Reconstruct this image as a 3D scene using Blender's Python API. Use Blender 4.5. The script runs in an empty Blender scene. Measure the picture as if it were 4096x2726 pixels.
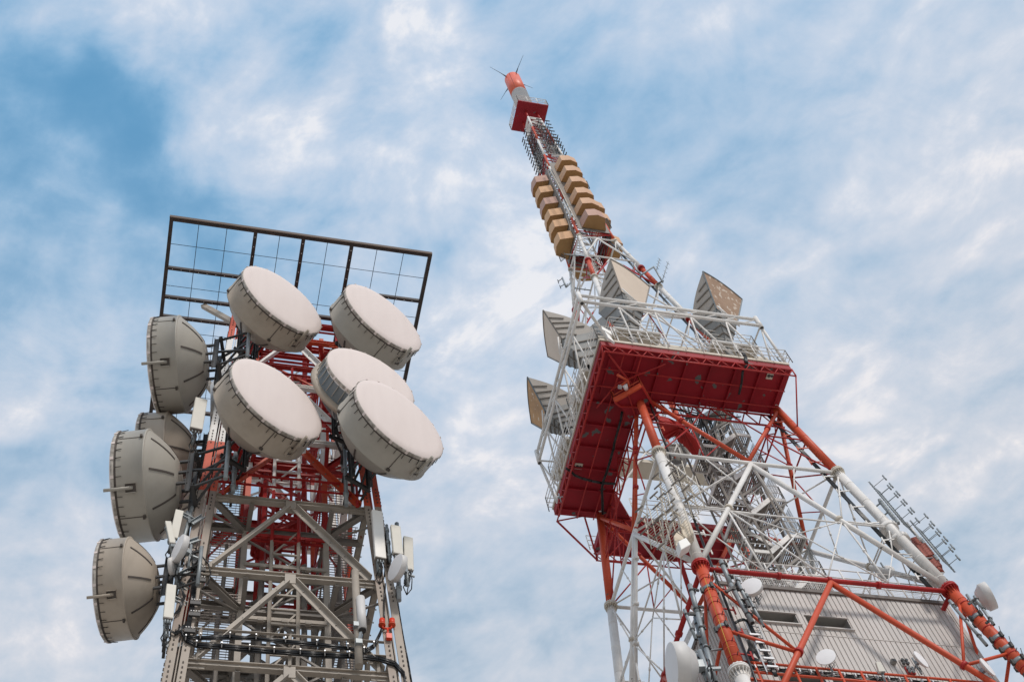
import bpy, math, random
from mathutils import Vector, Matrix
random.seed(7)
C = bpy.context.scene
# ------------------------------------------------------------------ camera
F_PX, CX, CY = 5273.8, 2048.0, 1363.0
PITCH, ROLL = math.radians(60.50912), math.radians(-16.10843)
S = 0.7                                   # measured units -> metres
FWD = Vector((0, math.cos(PITCH), math.sin(PITCH)))
_r = Vector((1, 0, 0)); _u = Vector((0, -math.sin(PITCH), math.cos(PITCH)))
RT = math.cos(ROLL) * _r + math.sin(ROLL) * _u
UP = -math.sin(ROLL) * _r + math.cos(ROLL) * _u
cd = bpy.data.cameras.new('camera'); cam = bpy.data.objects.new('camera', cd); C.collection.objects.link(cam)
M = Matrix((RT, UP, -FWD)).transposed().to_4x4(); cam.matrix_world = M
cd.sensor_width = 36; cd.lens = F_PX / 4096 * 36; cd.clip_start = 0.1; cd.clip_end = 20000
C.camera = cam
# ------------------------------------------------------------------ exposure, sky, sun
C.view_settings.view_transform = 'Standard'; C.view_settings.look = 'None'
C.view_settings.exposure = 0.06; C.view_settings.gamma = 1
SUN_EL, SUN_AZ = math.radians(42), math.radians(38)      # azimuth measured from -Y towards +X
sun_dir = Vector((math.sin(SUN_AZ) * math.cos(SUN_EL), -math.cos(SUN_AZ) * math.cos(SUN_EL), math.sin(SUN_EL)))
def ray(x, y):
    return (FWD + (x - CX) / F_PX * RT - (y - CY) / F_PX * UP).normalized()
CR = dict(r1=(350,800,1.568),r2=(350,1700,1.528),r3=(1900,150,1.5675),r4=(2050,1000,1.96),r5=(2100,1500,1.96),r6=(3000,1600,1.96),r7=(2300,2000,2.16),r8=(3100,2100,2.3655),
 g1=(2050,1000,3.92),g2=(2600,1050,3.92),g3=(2050,1400,3.92),g4=(2650,1600,3.92),g5=(2100,1800,3.92),g6=(2650,2000,3.92),g7=(2050,550,3.1356),g8=(1900,200,3.1356),
 h1=(750,1300,3.92),h2=(1100,1250,3.92),h3=(750,1750,2.945),h4=(550,2200,2.9817),h5=(1100,2200,2.9817),h6=(350,1250,3.92),h7=(2550,2300,3.68),h8=(3600,2226,3.135),D=(0,0,.57520))
def P(c, x, y):
    a, b, k = CR[c]; return (a + x / k, b + y / k)

w = bpy.data.worlds.new('World'); C.world = w; w.use_nodes = True
nt = w.node_tree; nt.nodes.clear()
def N(t, **k):
    n = nt.nodes.new(t)
    for a, b in k.items(): setattr(n, a, b)
    return n
def L(a, b): nt.links.new(a, b)
def mth(op, a, b=None, clamp=False):
    n = N('ShaderNodeMath', operation=op); n.use_clamp = clamp
    for i, q in enumerate((a, b)):
        if q is None: continue
        if isinstance(q, (int, float)): n.inputs[i].default_value = q
        else: L(q, n.inputs[i])
    return n.outputs[0]
def vmth(op, a, b=None):
    n = N('ShaderNodeVectorMath', operation=op)
    for i, q in enumerate((a, b)):
        if q is None: continue
        if isinstance(q, (tuple, list, Vector)): n.inputs[i].default_value = q
        else: L(q, n.inputs[i])
    return n.outputs['Value'] if op == 'DOT_PRODUCT' else n.outputs[0]
tc = N('ShaderNodeTexCoord')
dirv = tc.outputs['Generated']
sky = N('ShaderNodeTexSky', sky_type='NISHITA'); sky.sun_disc = False
sky.sun_elevation = SUN_EL; sky.sun_rotation = math.atan2(sun_dir.x, sun_dir.y)
sky.air_density = 1.4; sky.dust_density = 0.3; sky.ozone_density = 2.0
# warp the view direction so the cloud banks get ragged edges
def noise(vec, scale, detail=6, rough=.55, dist=0.0):
    n = N('ShaderNodeTexNoise'); n.inputs['Scale'].default_value = scale; n.inputs['Detail'].default_value = detail
    n.inputs['Roughness'].default_value = rough; n.inputs['Distortion'].default_value = dist; L(vec, n.inputs['Vector']); return n
nw = noise(dirv, 5.0, 5, .55)
off = vmth('SUBTRACT', nw.outputs['Color'], (.5, .5, .5))
sc = N('ShaderNodeVectorMath', operation='SCALE'); L(off, sc.inputs[0]); sc.inputs['Scale'].default_value = .16
wd = vmth('NORMALIZE', vmth('ADD', dirv, sc.outputs[0]))
# clear-blue gaps (negative) and cloud banks (positive): pixel of the photo's sky -> fixed direction, radius, weight
BLOBS = [(1850,500,900,.24),(1500,1200,500,.2),(320,255,110,-.6),(60,150,150,-.38),(250,110,70,-.3),(150,450,200,-.45),(60,700,130,-.35),(430,450,90,-.75),(640,560,130,-.55),
 (420,640,90,-.6),(800,30,90,-.3),(930,170,70,-.35),(820,600,90,-.25),(1390,260,110,-.28),(1700,360,170,-.36),(1450,120,150,-.15),(1900,640,140,-.26),
 (2150,760,140,-.3),(1250,1420,130,-.40),(1070,1230,80,-.42),(960,1450,110,-.35),(2050,1330,130,-.25),(1400,1000,120,-.2),(150,1000,110,-.15),(540,250,50,-.2),(1000,110,45,-.15),(1600,800,120,-.2),
 (150,25,110,.65),(300,140,60,.7),(470,130,80,.4),(1040,60,90,.6),(1010,320,110,.5),(620,310,110,.35),(820,420,110,.3),(1160,470,90,.6),(1210,650,100,.6),
 (1560,560,60,.35),(1850,720,110,.4),(2010,880,110,.4),(2080,1050,120,.35),(2230,800,60,.4),(1980,520,50,.35),(70,1370,150,.45),(1150,1490,60,.6),(1080,1150,70,.3),(2200,200,260,.2),(1600,40,150,.25),(80,850,90,.25),(2250,500,160,.22),(1020,1000,80,.3)]
acc = None
for (bx, by, br, bw) in BLOBS:
    d = ray(*P('D', bx, by)); ang = br * 1.25 / 3033.0
    dt = vmth('DOT_PRODUCT', wd, d)
    mr = N('ShaderNodeMapRange', interpolation_type='SMOOTHSTEP'); L(dt, mr.inputs['Value'])
    mr.inputs['From Min'].default_value = math.cos(ang * 1.5); mr.inputs['From Max'].default_value = 1.0
    mr.inputs['To Min'].default_value = 0; mr.inputs['To Max'].default_value = bw
    acc = mr.outputs[0] if acc is None else mth('ADD', acc, mr.outputs[0])
# streaky fractal detail in the cloud layer plane (direction divided by its height)
sx = N('ShaderNodeSeparateXYZ'); L(dirv, sx.inputs[0])
zc = mth('MAXIMUM', sx.outputs['Z'], .08)
cb = N('ShaderNodeCombineXYZ'); L(mth('DIVIDE', sx.outputs['X'], zc), cb.inputs[0]); L(mth('DIVIDE', sx.outputs['Y'], zc), cb.inputs[1])
mp = N('ShaderNodeMapping'); L(cb.outputs[0], mp.inputs[0]); mp.inputs['Rotation'].default_value = (0, 0, .9); mp.inputs['Scale'].default_value = (1.0, 1.25, 1)
n1 = noise(mp.outputs[0], 3.6, 5, .5, .2)
n2 = noise(mp.outputs[0], 8.0, 12, .57, .25)
mp2 = N('ShaderNodeMapping'); L(mp.outputs[0], mp2.inputs[0]); mp2.inputs['Location'].default_value = (.012, -.018, 0)
n2b = noise(mp2.outputs[0], 8.0, 12, .57, .25)      # same field, shifted towards the sun: lit and shaded edges
n3 = noise(dirv, 30.0, 8, .62, .4)
def cen(q, k): return mth('MULTIPLY', mth('SUBTRACT', q, .5), k)
dq = vmth('DOT_PRODUCT', wd, ray(*P('D', 1900, 150)))
cq = N('ShaderNodeMapRange', interpolation_type='SMOOTHSTEP'); L(dq, cq.inputs['Value'])     # calmer, thinner veil in this part of the sky
cq.inputs['From Min'].default_value = math.cos(.30); cq.inputs['From Max'].default_value = math.cos(.05); cq.inputs['To Min'].default_value = 1.0; cq.inputs['To Max'].default_value = .38
cov = mth('MULTIPLY', mth('ADD', cen(n1.outputs['Fac'], .95), cen(n2.outputs['Fac'], 1.15)), cq.outputs[0])
cov = mth('ADD', cov, mth('MULTIPLY', acc, .50))
cov = mth('ADD', cov, cen(n3.outputs['Fac'], .30))
cov = mth('ADD', cov, .50)
sm = N('ShaderNodeMapRange', interpolation_type='SMOOTHERSTEP'); L(cov, sm.inputs['Value'])
sm.inputs['From Min'].default_value = -.55; sm.inputs['From Max'].default_value = 1.55
cloud = sm.outputs[0]
rel = mth('MULTIPLY', mth('SUBTRACT', n2.outputs['Fac'], n2b.outputs['Fac']), mth('MULTIPLY', cloud, 1.9))
ramp = N('ShaderNodeValToRGB'); L(mth('ADD', cloud, rel, True), ramp.inputs['Fac'])
cr = ramp.color_ramp; cr.interpolation = 'B_SPLINE'; cr.elements[0].position = 0.0; cr.elements[0].color = (.10, .31, .54, 1)
cr.elements[1].position = 1.0; cr.elements[1].color = (.83, .84, .88, 1)
for p_, c_ in ((.2, (.20,.42,.65,1)), (.4, (.35,.53,.73,1)), (.6, (.47,.60,.765,1)), (.78, (.57,.66,.79,1)), (.9, (.67,.73,.83,1))):
    e = cr.elements.new(p_); e.color = c_
tz = N('ShaderNodeMapRange', interpolation_type='SMOOTHSTEP'); L(sx.outputs['Z'], tz.inputs['Value']); tz.inputs['From Min'].default_value = .72; tz.inputs['From Max'].default_value = .93
tm = N('ShaderNodeMix', data_type='RGBA'); L(tz.outputs[0], tm.inputs['Factor']); tm.inputs['A'].default_value = (1.045, .975, .945, 1); tm.inputs['B'].default_value = (1, 1, 1, 1)
cl = N('ShaderNodeVectorMath', operation='MULTIPLY'); L(ramp.outputs['Color'], cl.inputs[0]); L(tm.outputs['Result'], cl.inputs[1])
hs = N('ShaderNodeHueSaturation'); L(cl.outputs[0], hs.inputs['Color']); sm2 = N('ShaderNodeMapRange'); L(sx.outputs['Z'], sm2.inputs['Value'])
sm2.inputs['From Min'].default_value = .74; sm2.inputs['From Max'].default_value = .94; sm2.inputs['To Min'].default_value = .62; sm2.inputs['To Max'].default_value = 1.0; L(sm2.outputs[0], hs.inputs['Saturation'])
bg1 = N('ShaderNodeBackground'); L(sky.outputs[0], bg1.inputs['Color']); bg1.inputs['Strength'].default_value = .13
bg2 = N('ShaderNodeBackground'); L(hs.outputs['Color'], bg2.inputs['Color']); bg2.inputs['Strength'].default_value = 1.0
mx = N('ShaderNodeMixShader'); L(mth('ADD', mth('MULTIPLY', cloud, .12), .86, True), mx.inputs[0]); L(bg1.outputs[0], mx.inputs[1]); L(bg2.outputs[0], mx.inputs[2])
wo = N('ShaderNodeOutputWorld'); L(mx.outputs[0], wo.inputs['Surface'])
sd = bpy.data.lights.new('sun', 'SUN'); sd.energy = 2.1; sd.angle = math.radians(11); sd.color = (1.0, .93, .86)
so = bpy.data.objects.new('sun', sd); C.collection.objects.link(so); so.rotation_euler = sun_dir.to_track_quat('Z', 'Y').to_euler()

# ------------------------------------------------------------------ materials
def mat(name, col, rough=.55, metal=0.0, dirt=None, dirt_amt=.35, dirt_scale=1.2, chip=None, chip_thr=.66, chip_scale=2.2, bump=0.0, streak=False, spec=.3):
    m = bpy.data.materials.new(name); m.use_nodes = True; t = m.node_tree; b = t.nodes['Principled BSDF']
    b.inputs['Roughness'].default_value = rough; b.inputs['Metallic'].default_value = metal
    b.inputs['Specular IOR Level'].default_value = spec
    def nn(tp, **k):
        n = t.nodes.new(tp)
        for a, v in k.items(): setattr(n, a, v)
        return n
    tcn = nn('ShaderNodeTexCoord')
    mpn = nn('ShaderNodeMapping'); t.links.new(tcn.outputs['Object'], mpn.inputs[0])
    if streak: mpn.inputs['Scale'].default_value = (1, 1, .18)
    no = nn('ShaderNodeTexNoise'); no.inputs['Scale'].default_value = dirt_scale; no.inputs['Detail'].default_value = 8; no.inputs['Roughness'].default_value = .62
    t.links.new(mpn.outputs[0], no.inputs['Vector'])
    d = dirt or tuple(c * .55 for c in col)
    mixn = nn('ShaderNodeMix', data_type='RGBA'); mixn.inputs['A'].default_value = (*col, 1); mixn.inputs['B'].default_value = (*d, 1)
    mrn = nn('ShaderNodeMapRange'); mrn.inputs['From Min'].default_value = .42; mrn.inputs['From Max'].default_value = .75; mrn.inputs['To Max'].default_value = dirt_amt * 1.6
    t.links.new(no.outputs['Fac'], mrn.inputs['Value']); t.links.new(mrn.outputs[0], mixn.inputs['Factor'])
    out = mixn.outputs['Result']
    if chip:
        n2_ = nn('ShaderNodeTexNoise'); n2_.inputs['Scale'].default_value = chip_scale; n2_.inputs['Detail'].default_value = 6; n2_.inputs['Roughness'].default_value = .5
        t.links.new(tcn.outputs['Object'], n2_.inputs['Vector'])
        rp = nn('ShaderNodeMapRange'); rp.inputs['From Min'].default_value = chip_thr; rp.inputs['From Max'].default_value = chip_thr + .012
        t.links.new(n2_.outputs['Fac'], rp.inputs['Value'])
        m2 = nn('ShaderNodeMix', data_type='RGBA'); t.links.new(rp.outputs[0], m2.inputs['Factor']); t.links.new(out, m2.inputs['A']); m2.inputs['B'].default_value = (*chip, 1)
        out = m2.outputs['Result']
    t.links.new(out, b.inputs['Base Color'])
    if bump:
        bn = nn('ShaderNodeBump'); bn.inputs['Strength'].default_value = bump; bn.inputs['Distance'].default_value = .02
        t.links.new(no.outputs['Fac'], bn.inputs['Height']); t.links.new(bn.outputs[0], b.inputs['Normal'])
    return m
MT = {}
MT['orange'] = mat('orange_paint', (.57, .085, .036), .5, dirt=(.45,.07,.03), dirt_amt=.3, chip=(.16,.12,.10), chip_thr=.74, chip_scale=3)
MT['red'] = mat('red_paint', (.42, .025, .022), .5, dirt=(.22,.015,.015), dirt_amt=.4, chip=(.12,.10,.09), chip_thr=.72)
MT['deck_red'] = mat('deck_red_paint', (.31, .010, .020), .6, dirt=(.19,.008,.014), dirt_amt=.6, dirt_scale=.6, chip=(.12,.125,.12), chip_thr=.645, chip_scale=1.9)
MT['white'] = mat('white_paint', (.80, .77, .735), .5, dirt=(.42,.38,.33), dirt_amt=.3, chip=(.10,.085,.07), chip_thr=.71, chip_scale=2.6)
MT['cream'] = mat('cream_paint', (.62, .56, .47), .6, dirt=(.42,.35,.27), dirt_amt=.4, chip=(.10,.08,.06), chip_thr=.655, chip_scale=1.8)
MT['warm_grey'] = mat('warm_grey_paint', (.40, .35, .295), .55, dirt=(.20,.175,.15), dirt_amt=.45, dirt_scale=.9, chip=(.20,.08,.05), chip_thr=.74)
MT['leg_grey'] = mat('leg_grey_paint', (.37, .315, .26), .55, dirt=(.22,.15,.12), dirt_amt=.6, dirt_scale=1.4, chip=(.20,.07,.045), chip_thr=.70, chip_scale=2.2, streak=True)
MT['core_grey'] = mat('inner_grey_paint', (.25, .225, .20), .6, dirt=(.15,.13,.115), dirt_amt=.4)
MT['grating'] = mat('galvanised_grating', (.30, .26, .235), .6, metal=.2)
MT['galv'] = mat('galvanised_steel', (.30, .325, .335), .5, metal=.35, dirt=(.18,.2,.21), dirt_amt=.5, dirt_scale=3)
MT['galv_light'] = mat('bright_galvanised_steel', (.55, .56, .57), .4, metal=.4)
MT['dark_steel'] = mat('dark_steel', (.075, .073, .072), .55, metal=.3, dirt_amt=.4)
MT['roof_frame'] = mat('dark_frame_steel', (.038, .033, .033), .6, dirt=(.16,.10,.07), dirt_amt=.25, dirt_scale=3)
MT['frame_top'] = mat('weathered_frame_top', (.13, .095, .075), .7)
MT['wire'] = mat('thin_wire', (.03, .035, .05), .6)
MT['cable'] = mat('black_cable', (.012, .012, .013), .35, spec=.5)
MT['dish'] = mat('dish_shell', (.43, .365, .295), .5, dirt=(.29,.24,.19), dirt_amt=.5, dirt_scale=1.0, streak=True, chip=(.17,.09,.05), chip_thr=.735, chip_scale=2.5)
MT['dish_grey'] = mat('dish_shell_grey', (.40, .37, .32), .5, dirt=(.28,.255,.22), dirt_amt=.4, dirt_scale=.8, streak=True)
MT['dish_blue'] = mat('dish_shell_slate', (.16, .185, .20), .45, dirt=(.12,.135,.145), dirt_amt=.3)
MT['dish_dirt'] = mat('dish_groove', (.10, .085, .075), .8)
MT['radome'] = mat('radome_cloth', (.75, .655, .615), .7, dirt=(.62,.53,.495), dirt_amt=.3, dirt_scale=.8, spec=.15, streak=True)
MT['radome_f'] = mat('radome_lit_face', (.84, .82, .82), .5, dirt_amt=.08)  # lighter than the shells: sky and sun light put into the face colour
MT['radome_w'] = mat('radome_white', (.64, .62, .60), .5, dirt_amt=.15, spec=.3)
MT['rim_rag'] = mat('rim_tape', (.50, .46, .41), .8, dirt=(.25,.22,.19), dirt_amt=.8, dirt_scale=6)
MT['beige'] = mat('beige_radome', (.64, .385, .225), .55, dirt=(.46,.26,.16), dirt_amt=.4, dirt_scale=.8)
MT['beige_y'] = mat('yellow_beige_radome', (.64, .375, .195), .55, dirt=(.53,.30,.16), dirt_amt=.4, dirt_scale=.8)
MT['beige_p'] = mat('pinkish_beige_radome', (.50, .30, .23), .55, dirt=(.42,.24,.17), dirt_amt=.4, dirt_scale=.8)
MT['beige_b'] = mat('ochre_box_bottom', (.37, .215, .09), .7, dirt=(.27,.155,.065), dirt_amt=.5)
MT['horn'] = mat('horn_panel', (.47, .43, .385), .6, dirt=(.36,.32,.28), dirt_amt=.4, dirt_scale=.7)
MT['horn_low'] = mat('horn_throat', (.33, .33, .32), .55, metal=.2, dirt=(.18,.18,.175), dirt_amt=.5)
MT['horn_face'] = mat('horn_window', (.72, .60, .49), .7, dirt=(.60,.49,.39), dirt_amt=.4, dirt_scale=.6)
MT['horn_rust'] = mat('horn_window_worn', (.40, .27, .19), .8, dirt=(.28,.18,.12), dirt_amt=.5, chip=(.60,.50,.41), chip_thr=.575, chip_scale=3.6)
MT['horn_rust2'] = mat('horn_window_ochre', (.50, .29, .14), .8, dirt=(.30,.18,.10), dirt_amt=.5, chip=(.66,.53,.40), chip_thr=.61, chip_scale=4.0)
MT['panel'] = mat('antenna_plastic', (.62, .59, .52), .5, dirt_amt=.15)
MT['panel_w'] = mat('antenna_plastic_white', (.86, .83, .78), .45, dirt_amt=.1)
MT['tan_box'] = mat('tan_box_paint', (.64, .55, .43), .6, dirt=(.36,.27,.18), dirt_amt=.5, dirt_scale=2.5)
MT['mast_orange'] = mat('mast_orange', (.76, .16, .09), .45, dirt_amt=.15)
MT['mast_white'] = mat('mast_white', (.68, .68, .69), .45, dirt_amt=.1)
MT['brown_red'] = mat('faded_red_box', (.33, .085, .06), .6, dirt_amt=.3)
MT['glass'] = mat('dark_glass', (.06, .065, .065), .15, spec=.6)
MT['sill'] = mat('window_trim', (.30, .29, .27), .6)
MT['fascia'] = mat('roof_fascia', (.17, .145, .13), .6)
MT['socket'] = mat('red_fitting', (.70, .055, .02), .4)
MT['vent'] = mat('vent_dark', (.10, .10, .10), .5)
MT['yellow'] = mat('yellow_hazard', (.6, .40, .05), .6)
MT['hook'] = mat('rim_hook', (.06, .055, .05), .5, metal=.5)
# corrugated cladding: real ribs plus grime running down
MT['clad'] = mat('cladding', (.56, .525, .495), .5, dirt=(.42,.39,.36), dirt_amt=.45, dirt_scale=.9, streak=True)
MT['ground'] = mat('ground_concrete', (.50, .45, .40), .9, dirt=(.26,.25,.22), dirt_amt=.5, dirt_scale=.05)

# ------------------------------------------------------------------ mesh helpers (measured units, scaled by S on build)
class MB:
    def __init__(s): s.v = []; s.f = []; s.m = []; s.sm = []; s.mats = []; s.marks = []
    def mark(s): s.marks.append((len(s.v), len(s.f)))
    def build_each(s, name, parent=None):
        """every marked piece becomes a part of its own"""
        mk = s.marks + [(len(s.v), len(s.f))]; out = []
        for (v0, f0), (v1, f1) in zip(mk[:-1], mk[1:]):
            if f1 == f0: continue
            q = MB(); q.mats = []; q.v = s.v[v0:v1]
            for f, m_, sm in zip(s.f[f0:f1], s.m[f0:f1], s.sm[f0:f1]): q.face([i - v0 for i in f], q.mi(s.mats[m_]), sm)
            out.append(q.build(name, parent))
        return out
    def mi(s, m):
        if m not in s.mats: s.mats.append(m)
        return s.mats.index(m)
    def face(s, idx, m, sm=False): s.f.append(tuple(idx)); s.m.append(m); s.sm.append(sm)
    def prof(s, p0, p1, pts0, m, up=None, pts1=None, sm=False, cap=True):
        """extrude closed profile pts (a,b) from p0 to p1; b along up"""
        p0 = Vector(p0); p1 = Vector(p1); d = p1 - p0
        if d.length < 1e-6: return
        d.normalize(); up = Vector(up) if up is not None else (Vector((0, 0, 1)) if abs(d.z) < .95 else Vector((0, 1, 0)))
        a = d.cross(up)
        if a.length < 1e-4: a = d.cross(Vector((1, 0, .3)))
        a.normalize(); b = a.cross(d).normalized(); mi = s.mi(m); k = len(s.v); n = len(pts0); pts1 = pts1 or pts0
        for (x, y) in pts0: s.v.append(p0 + a * x + b * y)
        for (x, y) in pts1: s.v.append(p1 + a * x + b * y)
        for i in range(n):
            j = (i + 1) % n; s.face((k + i, k + j, k + n + j, k + n + i), mi, sm)
        if cap:
            s.face([k + i for i in range(n)][::-1], mi); s.face([k + n + i for i in range(n)], mi)
    def tube(s, p0, p1, r, m, n=8, r2=None, cap=True):
        c = [(math.cos(2 * math.pi * i / n), math.sin(2 * math.pi * i / n)) for i in range(n)]
        s.prof(p0, p1, [(x * r, y * r) for x, y in c], m, None, [(x * (r2 or r), y * (r2 or r)) for x, y in c] if r2 else None, True, cap)
    def path(s, pts, r, m, n=6):
        for a, b in zip(pts[:-1], pts[1:]): s.tube(a, b, r, m, n)
    def beam(s, p0, p1, w_, h_, m, up=None):
        s.prof(p0, p1, [(-w_/2, -h_/2), (w_/2, -h_/2), (w_/2, h_/2), (-w_/2, h_/2)], m, up)
    def ibeam(s, p0, p1, w_, h_, m, up=None, t=None):
        t = t or w_ * .14
        s.prof(p0, p1, [(-w_/2,-h_/2),(w_/2,-h_/2),(w_/2,-h_/2+t),(t/2,-h_/2+t),(t/2,h_/2-t),(w_/2,h_/2-t),(w_/2,h_/2),(-w_/2,h_/2),(-w_/2,h_/2-t),(-t/2,h_/2-t),(-t/2,-h_/2+t),(-w_/2,-h_/2+t)], m, up)
    def angle(s, p0, p1, w_, h_, m, up=None, t=None):
        t = t or w_ * .16
        s.prof(p0, p1, [(0,0),(w_,0),(w_,t),(t,t),(t,h_),(0,h_)], m, up)
    def chan(s, p0, p1, w_, h_, m, up=None, t=None):
        t = t or w_ * .2
        s.prof(p0, p1, [(0,-h_/2),(w_,-h_/2),(w_,-h_/2+t),(t,-h_/2+t),(t,h_/2-t),(w_,h_/2-t),(w_,h_/2),(0,h_/2)], m, up)
    def box(s, c, d, m, X=None, Y=None, Z=None):
        c = Vector(c); X = X or Vector((1,0,0)); Y = Y or Vector((0,1,0)); Z = Z or Vector((0,0,1)); mi = s.mi(m); k = len(s.v)
        for i in (-1, 1):
            for j in (-1, 1):
                for l in (-1, 1): s.v.append(c + X*(i*d[0]/2) + Y*(j*d[1]/2) + Z*(l*d[2]/2))
        for f in ((0,1,3,2),(4,6,7,5),(0,4,5,1),(2,3,7,6),(0,2,6,4),(1,5,7,3)): s.face([k+i for i in f], mi)
    def poly(s, pts, m, thick=None):
        mi = s.mi(m); k = len(s.v); n = len(pts); pts = [Vector(p) for p in pts]
        s.v += pts
        if thick is None: s.face([k+i for i in range(n)], mi); return
        t = Vector(thick); s.v += [p + t for p in pts]
        s.face([k+i for i in range(n)], mi); s.face([k+n+i for i in range(n)][::-1], mi)
        for i in range(n): j = (i+1) % n; s.face((k+i, k+n+i, k+n+j, k+j), mi)
    def rev(s, prof, m, n=48, X=None, A=None, O=None, sm=True, mats=None):
        """revolve (r, t) profile about axis A through O; X a radial direction"""
        O = O or Vector(); A = A or Vector((0,1,0)); X = X or Vector((1,0,0)); Y = A.cross(X); k = len(s.v)
        for (r, t) in prof:
            for i in range(n):
                a = 2*math.pi*i/n; s.v.append(O + A*t + (X*math.cos(a) + Y*math.sin(a))*r)
        for j in range(len(prof)-1):
            mi = s.mi(mats[j] if mats else m)
            for i in range(n):
                i2 = (i+1) % n; s.face((k+j*n+i, k+j*n+i2, k+(j+1)*n+i2, k+(j+1)*n+i), mi, sm)
    def build(s, name, parent=None, org=None, smooth_angle=None):
        me = bpy.data.meshes.new(name)
        o0 = org if org is not None else (Vector(parent['_org']) if parent is not None and '_org' in parent else Vector())
        me.from_pydata([((v - o0) * S)[:] for v in s.v], [], s.f)
        for m in s.mats: me.materials.append(MT[m])
        me.polygons.foreach_set('material_index', s.m); me.polygons.foreach_set('use_smooth', s.sm)
        me.update()
        ob = bpy.data.objects.new(name, me); C.collection.objects.link(ob)
        if parent is not None:
            ob.parent = parent; ob['_org'] = list(o0)
        else: ob.location = o0 * S
        return ob
def thing(name, label, cat, org=Vector((0,0,0)), rz=0, group=None):
    o = bpy.data.objects.new(name, None); C.collection.objects.link(o); o.location = Vector(org) * S; o.rotation_euler = (0, 0, rz)
    o['label'] = label; o['category'] = cat; o['_org'] = list(org)
    if group: o['group'] = group
    return o
def tag(o, label, cat, group=None, kind=None):
    if label: o['label'] = label
    if cat: o['category'] = cat
    if group: o['group'] = group
    if kind: o['kind'] = kind
    return o
def copy_tree(o, loc=None, rz=None, label=None, scale=None, swap=None):
    kids = {}
    for q in C.objects:
        if q.parent: kids.setdefault(q.parent.name, []).append(q)
    def rec(a, par):
        c = a.copy(); C.collection.objects.link(c); c.parent = par
        if swap and a.type == 'MESH' and any(ms and ms.name in swap for ms in a.data.materials):
            c.data = a.data.copy()
            for i, ms in enumerate(c.data.materials):
                if ms.name in swap: c.data.materials[i] = swap[ms.name]
        for ch in kids.get(a.name, []): rec(ch, c)
        return c
    c = rec(o, None)
    if loc is not None: c.location = Vector(loc) * S
    if rz is not None: c.rotation_euler = (0, 0, rz)
    if scale: c.scale = (scale,)*3
    if label: c['label'] = label
    return c
# ------------------------------------------------------------------ the two tower frames
TH = .4615
EX = Vector((math.cos(TH), math.sin(TH), 0)); EY = Vector((-math.sin(TH), math.cos(TH), 0)); EZ = Vector((0, 0, 1))
TB = Vector((8.6, 50.76, 0)); TA = Vector((-13.4225, 36.777, 0))
GZ = -1.7 / S
def B(u, v, z): return TB + EX*u + EY*v + EZ*z
def A(u, v, z): return TA + EX*u + EY*v + EZ*z
def wB(z): return 1.6 + .0963*(100.1 - z) if z < 100.1 else 1.6 - (z - 100.1)*.0274
def wA(z): return 3.7 - .036*(z - 45)
def hit(T, ax, val, p):                      # photo pixel -> point on the plane (tower axis ax) = val
    d = ray(*p); n = {'u': EX, 'v': EY, 'z': EZ}[ax]
    return d * ((T.dot(n) if ax != 'z' else 0) + val) * (1 / d.dot(n))
def hv(T, val, c, x, y): return hit(T, 'v', val, P(c, x, y))
def hu(T, val, c, x, y): return hit(T, 'u', val, P(c, x, y))
def hz(val, c, x, y): return hit(TB, 'z', val, P(c, x, y))
def hf(T, face, c, x, y, off=0.0):           # point on a tapering tower face ('FR','FL','RB','LB')
    wf = wB if T is TB else wA
    ax, sg = {'FR': ('v', -1), 'FL': ('u', -1), 'RB': ('u', 1), 'LB': ('v', 1)}[face]; val = sg*5.0
    for _ in range(40):
        q = hit(T, ax, val, P(c, x, y)); val = sg*(wf(q.z) + off)
    return q
def bands(lst):
    def f(z):
        for zz, m in lst:
            if z < zz: return m
        return lst[-1][1]
    f.cuts = [z for z, _ in lst[:-1]]
    return f
def btube(mb, p0, p1, r, bf, n=8, fn=None, r2=None):
    p0 = Vector(p0); p1 = Vector(p1)
    ts = [0, 1]
    if abs(p1.z - p0.z) > 1e-4:
        ts += [t for t in ((c - p0.z)/(p1.z - p0.z) for c in bf.cuts) if 0.001 < t < .999]
    ts.sort()
    for a, b in zip(ts[:-1], ts[1:]):
        q0 = p0.lerp(p1, a); q1 = p0.lerp(p1, b); m = bf((q0.z + q1.z)/2)
        if fn: fn(q0, q1, m)
        else: mb.tube(q0, q1, r + ((r2 - r)*a if r2 else 0), m, n, (r + (r2 - r)*b) if r2 else None)

# ================================================================== ground
g = MB(); g.poly([(-900, -600, GZ), (900, -600, GZ), (900, 1400, GZ), (-900, 1400, GZ)], 'ground')
go = g.build('ground'); tag(go, None, None, kind='structure')

# ================================================================== TOWER B
tb = thing('broadcast_tower', 'tall square lattice tower in red and white tubes with red platform and cylinder on top', 'tower', B(0,0,GZ))
LEGB = bands([(28,'orange'),(40,'white'),(48.2,'orange'),(60.05,'white'),(68.3,'orange'),(82.8,'orange'),(89.5,'white'),(93.5,'orange'),(100.1,'white'),(104.1,'orange'),(108.6,'white'),(111.3,'orange'),(117.6,'white'),(121.2,'orange'),(126,'white'),(130.3,'orange'),(133.9,'white'),(200,'red')])
LEGB2 = bands([(28,'orange'),(40,'white'),(48.2,'orange'),(60.05,'white'),(68.3,'orange'),(75.5,'white'),(83,'orange'),(89.5,'white'),(93.5,'orange'),(100.1,'white'),(104.1,'orange'),(108.6,'white'),(111.3,'orange'),(117.6,'white'),(121.2,'orange'),(126,'white'),(130.3,'orange'),(133.9,'white'),(200,'red')])
BRB = bands([(36,'orange'),(48.3,'orange'),(60,'white'),(69,'orange'),(83,'white'),(89.5,'white'),(93.5,'red'),(100.2,'white'),(104.1,'red'),(108.6,'white'),(111.3,'red'),(117.6,'white'),(121.2,'red'),(126,'white'),(130.3,'red'),(200,'white')])
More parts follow.
